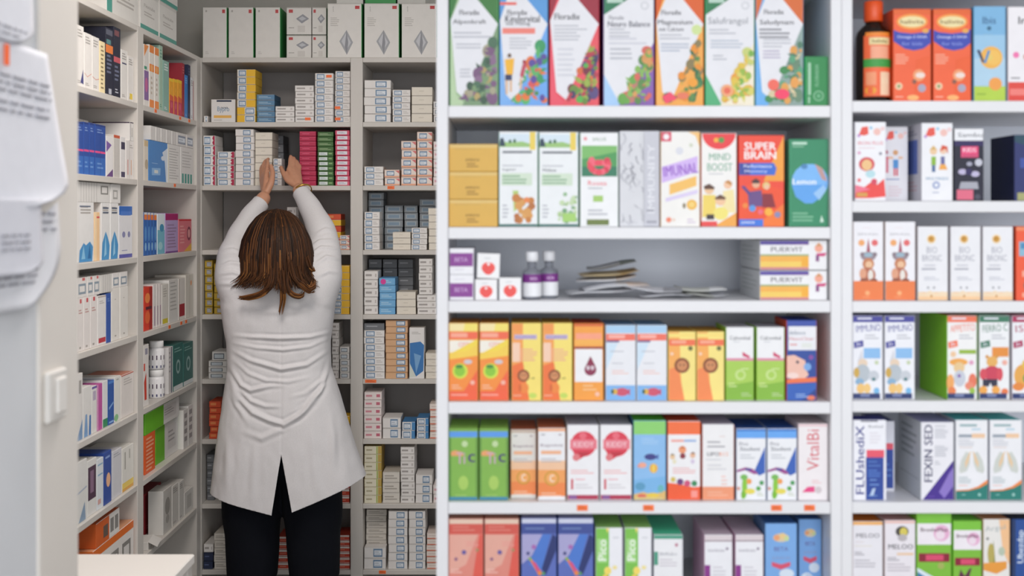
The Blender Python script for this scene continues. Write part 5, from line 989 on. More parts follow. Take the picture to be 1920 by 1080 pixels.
# second side shelf
GRP = 'upright cartons on the second side shelf'
side_carton(140, 166, 188, 2, '#d9d6d2', 'grey white carton standing behind the royal blue ones', [R(.3, 0, .33, 1, '#a8a4a0'), R(.6, 0, .63, 1, '#a8a4a0')], back=.14, depth=.1, h=.19)
bl = [R(0, 0, 1, .03, '#1c3474'), L(.2, .8, .09, 2, .05, '#7a94c8', .4), R(0, .52, 1, .56, '#e0508a'), P([(0, .65), (1, .65), (1, 1), (0, 1)], '#3468b4'), L(.2, .8, .75, 2, .08, '#6a94d0', .4)]
for i, (a, b, y, w_) in enumerate(((143, 156.5, 227, 'nearest'), (157, 167, 228.5, 'second'), (167.5, 177, 230, 'third'), (178, 198, 232, 'widest and farthest'))):
    side_carton(a, b, y, 2, '#284c98', w_ + ' of four royal blue cartons with pink line', bl if i < 3 else bl + [R(.50, 0, .52, 1, '#1c3474')])
side_carton(199, 212, 255, 2, '#e4e0de', 'white carton with violet wedge next to the royal blue cartons', [P([(0, .1), (.8, .2), (0, .4)], '#7a5aa0'), P([(0, 1), (1, .8), (1, 1)], '#6a4a80')])
side_carton(213, 225, 252, 2, '#cfcac4', 'grey lined carton with red top, second side shelf', [R(0, 0, 1, .07, '#c85a3c'), R(.2, .1, .25, 1, '#a8a29c'), R(.5, .1, .55, 1, '#a8a29c'), R(.8, .1, .85, 1, '#a8a29c')], top='#c85a3c')
side_carton(226, 235, 256, 2, '#e4e0de', 'white carton with dark square blocks, second side shelf', [R(.1, .12, .95, .30, '#3c3850'), R(.1, .85, .95, .98, '#4a4660')])
side_carton(243.5, 255, 228, 2, '#e2deda', 'white carton with dark rim lying at the far end, second side shelf', [R(0, 0, 1, .06, '#4a3c4c'), R(0, 0, .1, 1, '#4a3c4c'), R(.4, .3, .8, .8, '#c8c2bc')], zb=1.8685, depth=.125, side_art=[R(0, 0, 1, .07, '#4a3c4c')])
side_carton(236, 255, 263, 2, '#e4deda', 'white carton with red line art, far end of near bay, second side shelf', [R(.45, 0, .48, 1, '#b8b0aa'), R(.2, .5, .3, .9, '#d8908a'), R(.65, .5, .75, .9, '#e0b090'), L(.5, .95, .1, 2, .06, '#b8b0aa')], h=1.868 - ZB[2])
GRP = 'upright cartons on the second side shelf, far bay'
side_carton(270, 278, 262, 2, '#dcd2c4', 'beige carton nearest in the far bay, second side shelf', [C(.6, .6, .4, '#b8a890'), R(0, 0, 1, .15, '#d0b890')])
side_carton(279, 314, 266, 2, '#4b86c4', 'broad sky blue carton with white cloud corner, far side bay', h=1.885 - ZB[2], art=[P([(.72, .25), (1, .12), (1, 1), (.92, 1), (.86, .5)], '#d8dfe8'), E(.75, .4, .1, .06, '#d8dfe8'), P([(.15, .68), (.62, .66), (.60, .84), (.15, .86)], '#8ab4de'), R(.28, .72, .48, .80, '#d8dcd8'), L(.15, .6, .55, 1, .03, '#a8c8e8')])
side_carton(315, 338, 266, 2, '#e2dfdb', 'white carton with text rows, beside the broad sky blue one', h=1.885 - ZB[2], art=[L(.1, .9, .10, 12, .07, '#b4b0ac', .3), R(.0, .0, .04, 1, '#d8d0a8')])
side_carton(339, 370, 268, 2, '#e2dfdb', 'white carton with row of teal bars at its foot', h=1.885 - ZB[2], art=[L(.1, .9, .12, 6, .08, '#bcb8b4', .3)] + [R(.08 + .22 * i, .72, .22 + .22 * i, .98, '#3c9a8c') for i in range(4)])
for i in range(7):
    a = (282, 292, 302, 312, 322, 332, 350)[i]; b = (291.5, 301.5, 311.5, 321.5, 331.5, 349.5, 366)[i]
    side_carton(a, b, 239, 2, '#dedad6', f'white carton, {["nearest", "second", "third", "fourth", "fifth", "sixth", "farthest"][i]} in the upper row on the sky blue carton', [R(.3, .0, .36, 1, '#c0bab6'), R(.7, 0, .76, 1, '#c0bab6')] if i < 5 else sticker(.1, .9, .2, .85, '#8a94a4'), zb=1.8858, h=.050, depth=.1)
# third side shelf
GRP = 'upright cartons on the third side shelf'
bw = sp() + [R(.1, .05, .8, .075, '#6a7486'), P([(.05, 1), (.1, .80), (.35, .68), (.5, .72), (.75, .66), (.95, .75), (.9, 1)], '#4a90c4'), P([(.2, .95), (.35, .72), (.45, .95)], '#8ac0e0'), P([(.6, .95), (.75, .70), (.82, .95)], '#2c6ca4')]
side_carton(146, 176, 384, 3, '#e4e2e0', 'broad white carton with blue crystal print, nearest on the third side shelf', bw, h=1.66 - ZB[3])
side_carton(177, 187, 398, 3, '#f0c89a', 'slim orange tinted carton between two crystal print cartons', [R(0, .08, 1, .12, '#d8605a'), R(0, .0, .4, 1, '#f4d8b0')])
cr = sp() + [R(.15, .07, .85, .10, '#5a6476'), R(.15, .15, .85, .18, '#5a6476'), P([(0, 1), (.1, .7), (.5, .50), (.75, .60), (1, .75), (.9, 1)], '#4a94c8'), P([(.3, .95), (.5, .55), (.6, .9)], '#9acce8')]
side_carton(190, 206, 384, 3, '#e4e2e0', 'white carton with tall blue crystal, nearer twin, third side shelf', cr, h=1.66 - ZB[3])
side_carton(207, 222, 385.5, 3, '#e4e2e0', 'white carton with tall blue crystal, farther twin, third side shelf', cr, h=1.66 - ZB[3])
side_carton(223, 248, 386, 3, '#e2e0e2', 'white carton with solid blue top band, far end, third side shelf', [R(0, 0, 1, .17, '#2f68b8'), R(.1, .1, .9, .18, '#4a7ac8'), E(.35, .55, .12, .06, '#8a8ab0'), E(.75, .55, .1, .06, '#8a8ab0'), R(0, .93, 1, 1, '#5a5aa8'), L(.2, .8, .85, 1, .04, '#a0a0c0')])
ly = [R(.70, .12, .95, .58, '#8a8884'), R(.74, .2, .91, .5, '#dedad6')] + [R(.08 * i, 0, .08 * i + .012, 1, '#b4b0ac') for i in range(1, 8)]
side_carton(146, 206, 343, 3, '#dcd9d5', 'long grey white carton lying on the crystal print cartons, nearer', ly, zb=1.6605, h=.060, depth=.10)
side_carton(208, 226, 343, 3, '#e2dfdb', 'short white carton lying on the crystal print cartons, farther', [R(.2, .3, .7, .8, '#a8a6a2'), R(.3, .4, .6, .7, '#dedad6')], zb=1.6605, h=.060, depth=.10)
GRP = 'upright cartons on the third side shelf, far bay'
for i, (a, b) in enumerate(((270, 276), (276.5, 282), (282.5, 288), (288.5, 294))):
    side_carton(a, b, 398 + .4 * i, 3, '#2f62a8', ['nearest', 'second', 'third', 'farthest'][i] + ' of four slim blue cartons with orange top', [R(0, 0, 1, .05, '#d8d4d0'), R(0, .05, 1, .17, '#e8803c'), E(.5, .5, .35, .18, '#5a94d0'), E(.5, .8, .3, .1, '#8ab8e0')])
side_carton(295, 309, 401, 3, '#dde4e8', 'white and aqua carton beside the four slim blue ones', [R(0, .4, 1, 1, '#7ab8cc'), E(.6, .35, .3, .1, '#4a94b8'), E(.4, .8, .3, .1, '#a8d4dc')])
side_carton(310, 334, 400, 3, '#b8a0cc', 'lilac carton with magenta lid, third side shelf', [R(0, 0, 1, .17, '#a82468'), L(.15, .9, .28, 8, .08, '#94789c', .35), R(0, .96, 1, 1, '#7a4a90')], top='#a82468')
side_carton(335, 359, 411, 3, '#e07a84', 'pink carton with red top and dark ring picture, third side shelf', [R(0, 0, 1, .05, '#d03440'), L(.1, .5, .2, 6, .1, '#f0a8a8', .4), C(.8, .45, .16, '#8a3a50'), C(.8, .45, .10, '#e8a0a0'), P([(.4, 1), (1, .75), (1, 1)], '#e8b040')], top='#c83440')
# fourth side shelf
GRP = 'upright cartons on the fourth side shelf'
rw = [R(.4, .02, .7, .10, '#c84a50'), L(.2, .85, .22, 2, .05, '#c49a94', .5), R(.3, .92, .6, .96, '#a8a09a')]
for i, (a, b, y) in enumerate(((145, 156.5, 564), (157, 169, 562), (169.5, 182, 560))):
    side_carton(a, b, y, 4, '#e6dfdb', ['nearest', 'middle', 'farthest'][i] + ' of three tall white cartons with tiny red mark', rw, h=1.38 - ZB[4])
side_carton(183, 199, 556, 4, '#e6e2df', 'white carton with red foot, beside the narrow blue carton', [R(0, 0, 1, .03, '#b8a8a4'), R(.1, .86, .95, .96, '#c03440'), L(.2, .8, .1, 2, .04, '#b4aeaa')])
side_carton(199.5, 208, 551, 4, '#3056a4', 'narrow royal blue carton on the fourth side shelf', [L(.2, .8, .1, 2, .04, '#7a98cc')])
for i, (a, b) in enumerate(((209, 224, ), (225, 240))):
    side_carton(a, b, 545 + i, 4, '#e6e1da', ['nearer', 'farther'][i] + ' pale cream white carton after the narrow blue one', [R(.4, .90, .6, .93, '#b0a8a0'), R(.4, .2, .55, .22, '#c0b8b0')], h=1.39 - ZB[4])
sq = [R(.1, .3, .9, .85, '#8a98a4'), R(.22, .42, .78, .73, '#e4e0dc')]
for i, (a, b, y, yb, w_) in enumerate(((145, 163, 524, 561, 'nearest'), (164, 175, 523, 558, 'second'), (175.5, 187, 522.5, 556, 'third'))):
    side_carton(a, b, y, 4, '#e4dfdb', f'white carton with framed square, {w_} on the tall cartons', sq + [R(.5, .0, .8, .15, '#d06a6a')], zb=1.3805, h=.058, depth=.1)
side_carton(189, 210, 517, 4, '#d8d4cf', 'white carton lying deep with lined side, over the blue carton', [R(.2 * i, 0, .2 * i + .03, 1, '#b0aca8') for i in range(1, 5)], zb=1.3815, h=.056, depth=.1)
for i, (a, b, y, yb) in enumerate(((211, 224, 516, 543), (225, 239, 516, 542))):
    side_carton(a, b, y, 4, '#e4dfdb', f'white carton with framed square, lying over the cream cartons, {["nearer", "farther"][i]}', sq, zb=1.3905, h=.048, depth=.1)
GRP = 'upright cartons on the fourth side shelf, far bay'
side_carton(270, 286, 540, 4, '#d8402c', 'red orange carton nearest in the far bay, fourth side shelf', [R(.6, 0, 1, 1, '#a82c28'), E(.4, .25, .3, .12, '#f08a4a'), E(.4, .7, .3, .15, '#e86a3c'), R(.2, .45, .9, .52, '#5a2430')])
for i, (a, b) in enumerate(((287, 293), (293.5, 298), (298.5, 303))):
    side_carton(a, b, 534 - i, 4, '#e4dcd8', ['nearest', 'middle', 'farthest'][i] + ' of three thin pinkish white cartons beside the red one', [R(.3, .5, .7, .95, '#b8a0b0')])
side_carton(303.5, 316, 534, 4, '#e2ded6', 'white carton with yellow mark at its foot, fourth side shelf', [R(.1, .85, .9, .97, '#d8c83a'), L(.2, .8, .1, 4, .06, '#bcb6ae')])
side_carton(316.5, 334, 526, 4, '#e0deda', 'tall white carton with grey text block, fourth side shelf', [L(.15, .9, .05, 8, .09, '#b8b6b2', .35)])
side_carton(335, 347, 523, 4, '#e2dcd6', 'white carton with dark red foot, fourth side shelf', [R(.1, .62, .95, .92, '#a82434'), R(0, 0, .12, 1, '#c0b4ac')])
side_carton(348, 364, 516, 4, '#dcd6cc', 'cream carton last in the far bay, fourth side shelf', [R(.5, 0, .54, 1, '#c0b8ac'), C(.7, .2, .1, '#e8a070')])
# fifth side shelf
GRP = 'upright cartons on the fifth side shelf'
side_carton(143, 155, 703, 5, '#e2deda', 'white carton nearest on the fifth side shelf', [R(.4, .1, .8, .3, '#a8a4a0'), P([(0, 1), (1, .7), (1, 1)], '#7a9ac0')])
side_carton(155.5, 171, 728, 5, '#e4e1dd', 'white carton with blue tear stripe, fifth side shelf', [P([(.1, 1), (.3, .55), (.5, .55), (.6, 1)], '#7aa0cc'), P([(.7, 1), (.8, .6), (1, .6), (1, 1)], '#3c74b4')])
side_carton(172, 182, 726, 5, '#e4e1dd', 'white carton with violet lid mark, next to the pink carton', [R(0, 0, 1, .05, '#6a5aa0'), R(.2, .1, .8, .3, '#b8aac0')])
side_carton(182.5, 192, 722, 5, '#c0509c', 'narrow magenta pink carton on the fifth side shelf', [R(0, 0, .15, 1, '#e4b8d4')])
side_carton(192.5, 202, 716, 5, '#e2e2e2', 'white carton with green foot between pink and blue cartons', [R(0, .82, 1, 1, '#2c8a5a')])
side_carton(203, 214, 716, 5, '#2456a4', 'royal blue carton with white swirl, fifth side shelf', [P([(.1, .6), (.9, .5), (.9, .54), (.1, .66)], '#8ab0e0'), R(.1, .93, .9, .97, '#8ab0e0'), R(0, .0, 1, .06, '#4a80c8')])
side_carton(214.5, 226, 708, 5, '#e4e2dc', 'white carton with green round foot mark, beside the royal blue one', [E(.3, .92, .35, .08, '#8ac08a'), R(.3, .05, .7, .08, '#b0aca8')])
side_carton(227, 251, 705, 5, '#e4dcd6', 'broad white carton with red top edge, far end, fifth side shelf', [R(0, 0, 1, .025, '#b8503c'), L(.2, .9, .1, 3, .06, '#bcb4ae')], top='#c8806a')
GRP = 'cartons on the fifth side shelf, far bay'
side_carton(269, 279, 648, 5, '#e4ded8', 'white carton with red droplets, left of the white jar', [R(.3, .06, .8, .16, '#9a96a4'), P([(.1, .6), (.5, .45), (.6, .9), (.2, .9)], '#d0402c'), R(.0, .3, .3, .42, '#d85a4a')])
for zj, w_ in ((ZB[5] + .0005, 'lower'), (ZB[5] + .1035, 'upper')):
    u = empty('pill_jar', (XL - .035, 4.155, zj))
    tag(u, w_ + ' of two white pill jars with ribbed cap, standing one on the other', 'jar', 'white pill jars on the side shelf')
    mb = MB(); mb.lathe([(.026, 0), (.029, .004), (.029, .068), (.026, .074), (.021, .077), (.021, .080)], mat('#e8e6e6', .3, 'plastic'), 32); mb.build('jar_body', u, True)
    mb = MB(); mb.lathe([(.0235, .078), (.025, .079), (.025, .099), (.0235, .1015)], mat('#f0eeec', .35, 'plastic'), 32); mb.build('cap', u, True)
    mb = MB(); emit(mb, [R(0, 0, 1, 1, '#ece8ea'), R(0, .25, 1, .52, '#5a4a5c'), L(.1, .9, .30, 2, .1, '#d8b0c0', .5), R(0, .85, 1, 1, '#4a4a70'), L(.1, .9, .6, 2, .11, '#b87888', .5)], .15, .060, 0, cyl_warp(.029), oz=.006)
    o = mb.build('jar_label', u); o.rotation_euler = (0, 0, .35)
side_carton(316, 324, 652, 5, '#dcd8d6', 'white carton with navy stripe, right of the pill jar', [R(.6, 0, .8, 1, '#4a5a74'), L(.1, .5, .1, 5, .1, '#b0acb0', .4)])
for i, (a, b) in enumerate(((325, 343), (344, 362))):
    side_carton(a, b, 648 - i * 2, 5, '#3a6e68', ['nearer', 'farther'][i] + ' dark green carton at the far end of the fifth side shelf', [L(.1, .9, .08, 2, .06, '#8ab4ac', .4), C(.5, .5, .22, '#9ab8b4'), C(.5, .5, .14, '#3a6e68'), R(0, .9, 1, 1, '#d8dcdc')])
# sixth side shelf
GRP = 'upright cartons on the sixth side shelf'
side_carton(143, 163, 870, 6, '#e4e2de', 'white carton with grey arc, nearest on the sixth side shelf', [P([(0, .5), (1, .45), (1, .48), (0, .53)], '#b0b8c8'), P([(.2, 1), (.8, .7), (.9, 1)], '#8aa0b8')])
side_carton(164, 181, 866, 6, '#e4e2de', 'white carton with dark plum block, sixth side shelf', [R(.05, .12, .95, .72, '#4a2c44'), R(.3, .2, .7, .6, '#8a6a84')])
side_carton(182, 194, 863, 6, '#e0e4e8', 'white carton with pale blue lines, beside the royal blue carton', [R(.1, .1, .9, .13, '#8ab0cc'), R(.1, .3, .9, .33, '#8ab0cc'), R(.1, .8, .6, .9, '#d8a8a0')])
side_carton(194.5, 209, 851, 6, '#2c4c9c', 'royal blue carton with peach oval, sixth side shelf', [E(.6, .55, .28, .14, '#f0b890'), R(.2, .08, .8, .12, '#8aa4d8')], top='#3a58a4')
side_carton(211, 228, 848, 6, '#d4d2d6', 'grey white carton after the royal blue one, sixth side shelf', [L(.1, .9, .06, 2, .05, '#a8a8b0', .4)])
side_carton(229, 252, 843, 6, '#e6e2da', 'white carton with yellow foot, far end, sixth side shelf', [R(0, .80, 1, .93, '#f0d068'), R(.2, .1, .3, .5, '#a8a49c'), R(.6, .08, .7, .3, '#b8b4ac'), R(.0, .93, 1, 1, '#e0a850')])
GRP = 'cartons on the sixth side shelf, far bay'
side_carton(272, 291, 818, 6, '#e2602c', 'orange carton with white print nearest in the far bay, sixth side shelf', [L(.1, .9, .08, 9, .10, '#f0a884', .5)], back=.02, h=.135)
lw = [R(0, 0, .38, 1, '#6cb82c'), R(.52, .15, .9, .8, '#d8d4d2'), L(.55, .85, .3, 3, .12, '#a8a4a4', .4)]
side_carton(292, 334, 823, 6, '#e6e3e0', 'lower of two white cartons with lime green ends', lw, side='#6cb82c', h=.135, depth=.12, back=.03)
side_carton(272, 336, 783, 6, '#e6e3e0', 'upper of two white cartons with lime green ends', [R(0, 0, .52, 1, '#6cb82c')] + lw[1:], side='#6cb82c', zb=ZB[6] + .1362, h=.075, depth=.12, back=.02)
for i, (a, b) in enumerate(((344, 352.5), (353, 362))):
    side_carton(a, b, 770 - i * 8, 6, '#dedad6', ['nearer', 'farther'][i] + ' greyish carton with framed squares past the lime green ones', [R(.2, .1 + .2 * k, .8, .22 + .2 * k, '#a09c9c') for k in range(4)])
# seventh side shelf
GRP = 'cartons on the seventh side shelf'
og = [R(0, 0, 1, .17, '#e2702a')] + [x for k in range(3) for x in (R(.08 + .31 * k, .35, .30 + .31 * k, .88, '#8c8884'), R(.12 + .31 * k, .45, .26 + .31 * k, .78, '#e0dcd8'))]
side_carton(146, 172, 1020, 7, '#e0dad4', 'small white carton nearest above the table corner', [R(.2, .2, .8, .8, '#c8c2bc')], h=.06, yb=1075)
side_carton(174, 252, 1020, 7, '#e8e2dc', 'wide white carton with orange top band, near bay, seventh side shelf', og, side='#e2702a', top='#e0a078', h=.145)
side_carton(180, 224, 975, 7, '#e8e2dc', 'orange and white carton lying on the wide orange topped one', [R(0, 0, .55, 1, '#d8642a'), R(.3, .3, .5, .8, '#6a5a50')] + [R(.6, .2, .75, .8, '#8c8884'), R(.8, .2, .95, .8, '#8c8884')], side='#d8642a', h=.075)
for o in COL.objects:
    if o.get('label') == 'small white carton nearest above the table corner': o.location.z = ZB[7] + .0004; o.scale.z = 1.9
    if o.get('label', '').startswith('orange and white carton lying on'): o.location.z = ZB[7] + .1462
GRP = 'cartons on the seventh side shelf, far bay'
side_carton(271, 302, 906, 7, '#8c2028', 'dark red carton standing deep in the far bay, seventh side shelf', [R(0, 0, 1, .06, '#a83a40'), L(.1, .9, .8, 2, .06, '#b86a6c', .4)], back=.08, h=.15, depth=.12)
side_carton(306, 322, 922, 7, '#d8d4ce', 'white carton with grey wave, nearer, seventh side shelf', [E(.5, .4, .3, .2, '#a8a49e'), E(.5, .7, .2, .1, '#b8b4ae')], depth=.055)
side_carton(323, 335, 913, 7, '#dedad4', 'white carton after the grey wave carton, seventh side shelf', sp(), depth=.055)
side_carton(336, 345, 905, 7, '#dedad4', 'thin white carton in the far bay, seventh side shelf', sp(s=3), depth=.055)
side_carton(346, 362, 925, 7, '#dcd8d2', 'low white carton at the far end, seventh side shelf', [R(.3, .2, .8, .8, '#c4c0ba')])
# an opened carton lying at the shelf edge
mb = MB(); m_ = mat('#dcd8d2')
mb.box(-.035, .045, -.05, .05, 0, .028, {'all': m_, 'front': mat('#cfcac4')}, .0008)
mb.add([(.045, -.05, .028), (.045, .05, .028), (.075, .052, .012), (.075, -.052, .012)], [(0, 1, 2, 3)], m_)
mb.add([(.0452, -.05, .0275), (.0452, .05, .0275), (.0752, .052, .0115), (.0752, -.052, .0115)], [(3, 2, 1, 0)], m_)
o = mb.build('opened_carton'); o.location = (XL - .06, 4.02, ZB[7] + .0004); o.rotation_euler = (0, 0, .15)
tag(o, 'opened white carton with loose flap lying below the dark red one', 'medicine box', GRP)
from mathutils import noise as mnoise
# ------------------------------------------------------------------ the woman
def tube_into(bm, pts, seg=16, flat=(False, False), squash=None):
    """closed tapered tube through (Vector, radius) pairs, hemispheric ends; squash = (axis vector, factor) flattens the section"""
    P_ = [Vector(p) for p, r in pts]; Rr = [r for p, r in pts]
    # dense resample
    Q = []; n = len(P_)
    for i in range(n - 1):
        p0 = P_[max(0, i - 1)]; p1 = P_[i]; p2 = P_[i + 1]; p3 = P_[min(n - 1, i + 2)]
        for k in range(6):
            t = k / 6
            q = .5 * ((2 * p1) + (p2 - p0) * t + (2 * p0 - 5 * p1 + 4 * p2 - p3) * t * t + (3 * p1 - p0 - 3 * p2 + p3) * t ** 3)
            s = t * t * (3 - 2 * t)
            Q.append((q, Rr[i] * (1 - s) + Rr[i + 1] * s))
    Q.append((P_[-1], Rr[-1]))
    def capend(a, b, fl):
        d = (a[0] - b[0]).normalized(); out = []
        if fl: return out
        for k in (1, 2, 3):
            an = math.pi / 2 * k / 3.3
            out.append((a[0] + d * a[1] * math.sin(an), a[1] * math.cos(an)))
        return out
    Q = capend(Q[0], Q[1], flat[0])[::-1] + Q + capend(Q[-1], Q[-2], flat[1])
    d0 = (Q[1][0] - Q[0][0]).normalized()
    up = Vector((0, 1, 0)) if abs(d0.y) < .8 else Vector((1, 0, 0))
    rings = []
    for i, (q, r) in enumerate(Q):
        d = (Q[min(i + 1, len(Q) - 1)][0] - Q[max(i - 1, 0)][0]).normalized()
        x = up.cross(d).normalized(); y = d.cross(x).normalized(); up = y
        ring = []
        for k in range(seg):
            a = 2 * math.pi * k / seg
            off = x * (r * math.cos(a)) + y * (r * math.sin(a))
            if squash:
                ax, f = squash; off -= ax * off.dot(ax) * (1 - f)
            ring.append(bm.verts.new(q + off))
        rings.append(ring)
    for a, b in zip(rings, rings[1:]):
        for k in range(seg):
            bm.faces.new((a[k], a[(k + 1) % seg], b[(k + 1) % seg], b[k]))
    bm.faces.new(rings[0][::-1]); bm.faces.new(rings[-1])

def ball_into(bm, c, r, seg=20):
    m = Matrix.Translation(c) @ Matrix.Diagonal((*r, 1))
    bmesh.ops.create_uvsphere(bm, u_segments=seg, v_segments=seg // 2, radius=1, matrix=m)

def fused(bm, voxel, smooth_it, fac=.5):
    """union of everything in bm as one continuous surface; returns a mesh"""
    bmesh.ops.recalc_face_normals(bm, faces=bm.faces)
    me = bpy.data.meshes.new('tmp'); bm.to_mesh(me); bm.free()
    o = bpy.data.objects.new('tmp', me); COL.objects.link(o)
    md = o.modifiers.new('r', 'REMESH'); md.mode = 'VOXEL'; md.voxel_size = voxel
    if smooth_it:
        sm = o.modifiers.new('s', 'SMOOTH'); sm.factor = fac; sm.iterations = smooth_it
    dg = bpy.context.evaluated_depsgraph_get(); dg.update()
    r = bpy.data.meshes.new_from_object(o.evaluated_get(dg))
    bpy.data.objects.remove(o); bpy.data.meshes.remove(me)
    return r
def as_obj(name, me, m, parent=None):
    me.materials.clear()
    for q in (m if isinstance(m, list) else [m]): me.materials.append(q)
    me.polygons.foreach_set('use_smooth', [True] * len(me.polygons)); me.update()
    me.name = name
    o = bpy.data.objects.new(name, me); COL.objects.link(o)
    if parent: o.parent = parent
    return o

YC = 4.20
# joints
sh_l, el_l, wr_l = W(448, 515, 4.19), W(452, 448, 4.31), W(494, 372, 4.45)
sh_r, el_r, wr_r = W(602, 515, 4.19), W(602, 441, 4.30), W(562, 357, 4.45)
bm = bmesh.new()
# trunk, neck, head (tipped back, looking up at the shelf)
tube_into(bm, [(W(525, 835, YC), .085), (W(525, 790, YC), .10), (W(524, 690, YC), .095), (W(524, 600, YC), .105), (W(524, 540, YC), .10), (W(522, 505, YC), .06)], 20, squash=(Vector((0, 1, 0)), .8))
tube_into(bm, [(W(522, 540, 4.19), .05), (W(520, 480, 4.185), .048)], 16)
hc = W(519, 448, 4.185)
ball_into(bm, hc, (.074, .088, .098))
ball_into(bm, hc + Vector((0, .045, -.035)), (.052, .055, .062))              # jaw
fdir = Vector((0, .90, .35)).normalized()
tube_into(bm, [(hc + Vector((0, .080, .030)), .009), (hc + Vector((0, .100, .012)), .012)], 10)   # nose
for s in (-1, 1):
    ball_into(bm, hc + Vector((s * .075, .0, -.012)), (.010, .020, .032), 12)   # ears
    ball_into(bm, hc + Vector((s * .031, .072, .022)), (.014, .012, .009), 10)  # eyelids
ball_into(bm, hc + Vector((0, .090, -.030)), (.024, .010, .007), 10)          # lips
# arms
tube_into(bm, [(sh_l, .050), (W(446, 482, 4.25), .043), (el_l, .036), (W(470, 409, 4.39), .032), (wr_l, .0275)], 16)
tube_into(bm, [(sh_r, .050), (W(603, 480, 4.25), .043), (el_r, .036), (W(584, 397, 4.385), .032), (wr_r, .0275)], 16)
# legs and feet
for hx, kx in ((480, 474), (577, 589)):
    hp = W(hx, 905, YC); kn = W(kx, 1085, YC)
    an = Vector((kn.x, YC + .01, .09))
    tube_into(bm, [(hp, .080), (W((hx + kx) / 2, 1000, YC), .080), (kn, .058), (Vector((kn.x, YC - .01, .32)), .052), (an, .036)], 16)
    tube_into(bm, [(Vector((kn.x, YC - .03, .055)), .036), (Vector((kn.x, YC + .10, .045)), .035), (Vector((kn.x, YC + .19, .030)), .026)], 12)

def hand_into(bm, wr, tips, knuck, palm_n, thumb, wrist_r=.026):
    """palm of four metacarpals side by side, five separate bent fingers"""
    for k in range(4):
        kb = knuck[k]
        root = wr + (kb - wr) * .18 + (kb - wr - (kb - wr)) * 0
        tube_into(bm, [(wr + (kb - wr) * .05, .0150), (wr + (kb - wr) * .55, .0125), (kb, .0112)], 10)
        if k:   # web of the palm between neighbouring metacarpals
            a, b = knuck[k - 1], kb
            tube_into(bm, [(wr + ((a + b) / 2 - wr) * .1, .0135), ((a + b) / 2 - ((a + b) / 2 - wr) * .12, .0095)], 8)
        t = tips[k]; L_ = (t[-1] - kb).length
        ch = [(kb, .0098)] + [(p, r) for p, r in zip(t, (.0088, .0080, .0068))]
        tube_into(bm, ch, 10)
    tube_into(bm, [(wr + (thumb[0] - wr) * .25, .014), (thumb[0], .0130), (thumb[1], .0105), (thumb[2], .0085)], 10)
# her left hand: an upright blade, palm turned to the right, fingertips on the pile
def ln(a, b, t): return a + (b - a) * t
wl = W(497, 366, 4.462)
kn_l = [W(500, 326, 4.515), W(497, 327, 4.535), W(494, 330, 4.553), W(491, 336, 4.566)]
tp_l = [[W(501, 314, 4.530), W(502, 306, 4.545), W(501, 299, 4.560)], [W(498, 312, 4.558), W(500, 303, 4.574), W(503, 298, 4.588)], [W(494, 316, 4.578), W(495, 307, 4.590), W(498, 301, 4.600)], [W(490, 323, 4.586), W(490, 316, 4.594), W(492, 310, 4.602)]]
hand_into(bm, wl, tp_l, kn_l, None, [W(508, 344, 4.475), W(511, 325, 4.500), W(508, 311, 4.52)])
# her right hand: back to us, thumb to the left, index up against the box
wr2 = W(562, 351, 4.462)
kn_r = [W(542, 318, 4.520), W(549, 317, 4.530), W(555, 320, 4.535), W(560, 325, 4.535)]
tp_r = [[W(544, 308, 4.545), W(544, 300, 4.562), W(545, 293, 4.578)], [W(550, 307, 4.555), W(551, 300, 4.572), W(551, 296, 4.588)], [W(556, 311, 4.560), W(557, 305, 4.577), W(556, 302, 4.592)], [W(561, 317, 4.556), W(562, 312, 4.570), W(560, 309, 4.583)]]
hand_into(bm, wr2, tp_r, kn_r, None, [W(541, 339, 4.485), W(532, 326, 4.512), W(527, 314, 4.545)])
SKIN = mat('#c58f72', .5, 'skin')
body = as_obj('person', fused(bm, .0035, 4), SKIN)
tag(body, 'woman in white lab coat seen from behind, reaching both arms up to the shelf', 'person')

# trousers
bm = bmesh.new()
for hx, kx in ((474, 473), (583, 590)):
    kn = W(kx, 1080, YC)
    tube_into(bm, [(W(hx, 895, YC), .112), (W(hx - 2 if hx < 500 else hx + 4, 955, YC), .108), (W((hx + kx) / 2 + (0 if hx < 500 else 1), 1010, YC), .098), (kn, .0915), (Vector((kn.x, YC, .35)), .080), (Vector((kn.x, YC + .01, .06)), .075)], 24, flat=(False, True))
tube_into(bm, [(W(495, 850, YC), .11), (W(558, 850, YC), .11)], 20)
tr = as_obj('trousers', fused(bm, .007, 6), mat('#070a13', .9, 'cloth'), body)
# shoes
for kx in (473, 590):
    kn = W(kx, 1080, YC); mb = MB()
    bm = bmesh.new()
    tube_into(bm, [(Vector((kn.x, YC - .045, .05)), .046), (Vector((kn.x, YC + .08, .048)), .044), (Vector((kn.x, YC + .21, .034)), .032)], 14)
    as_obj('shoe', fused(bm, .006, 3), mat('#1a1a1c', .5, 'plastic'), body)

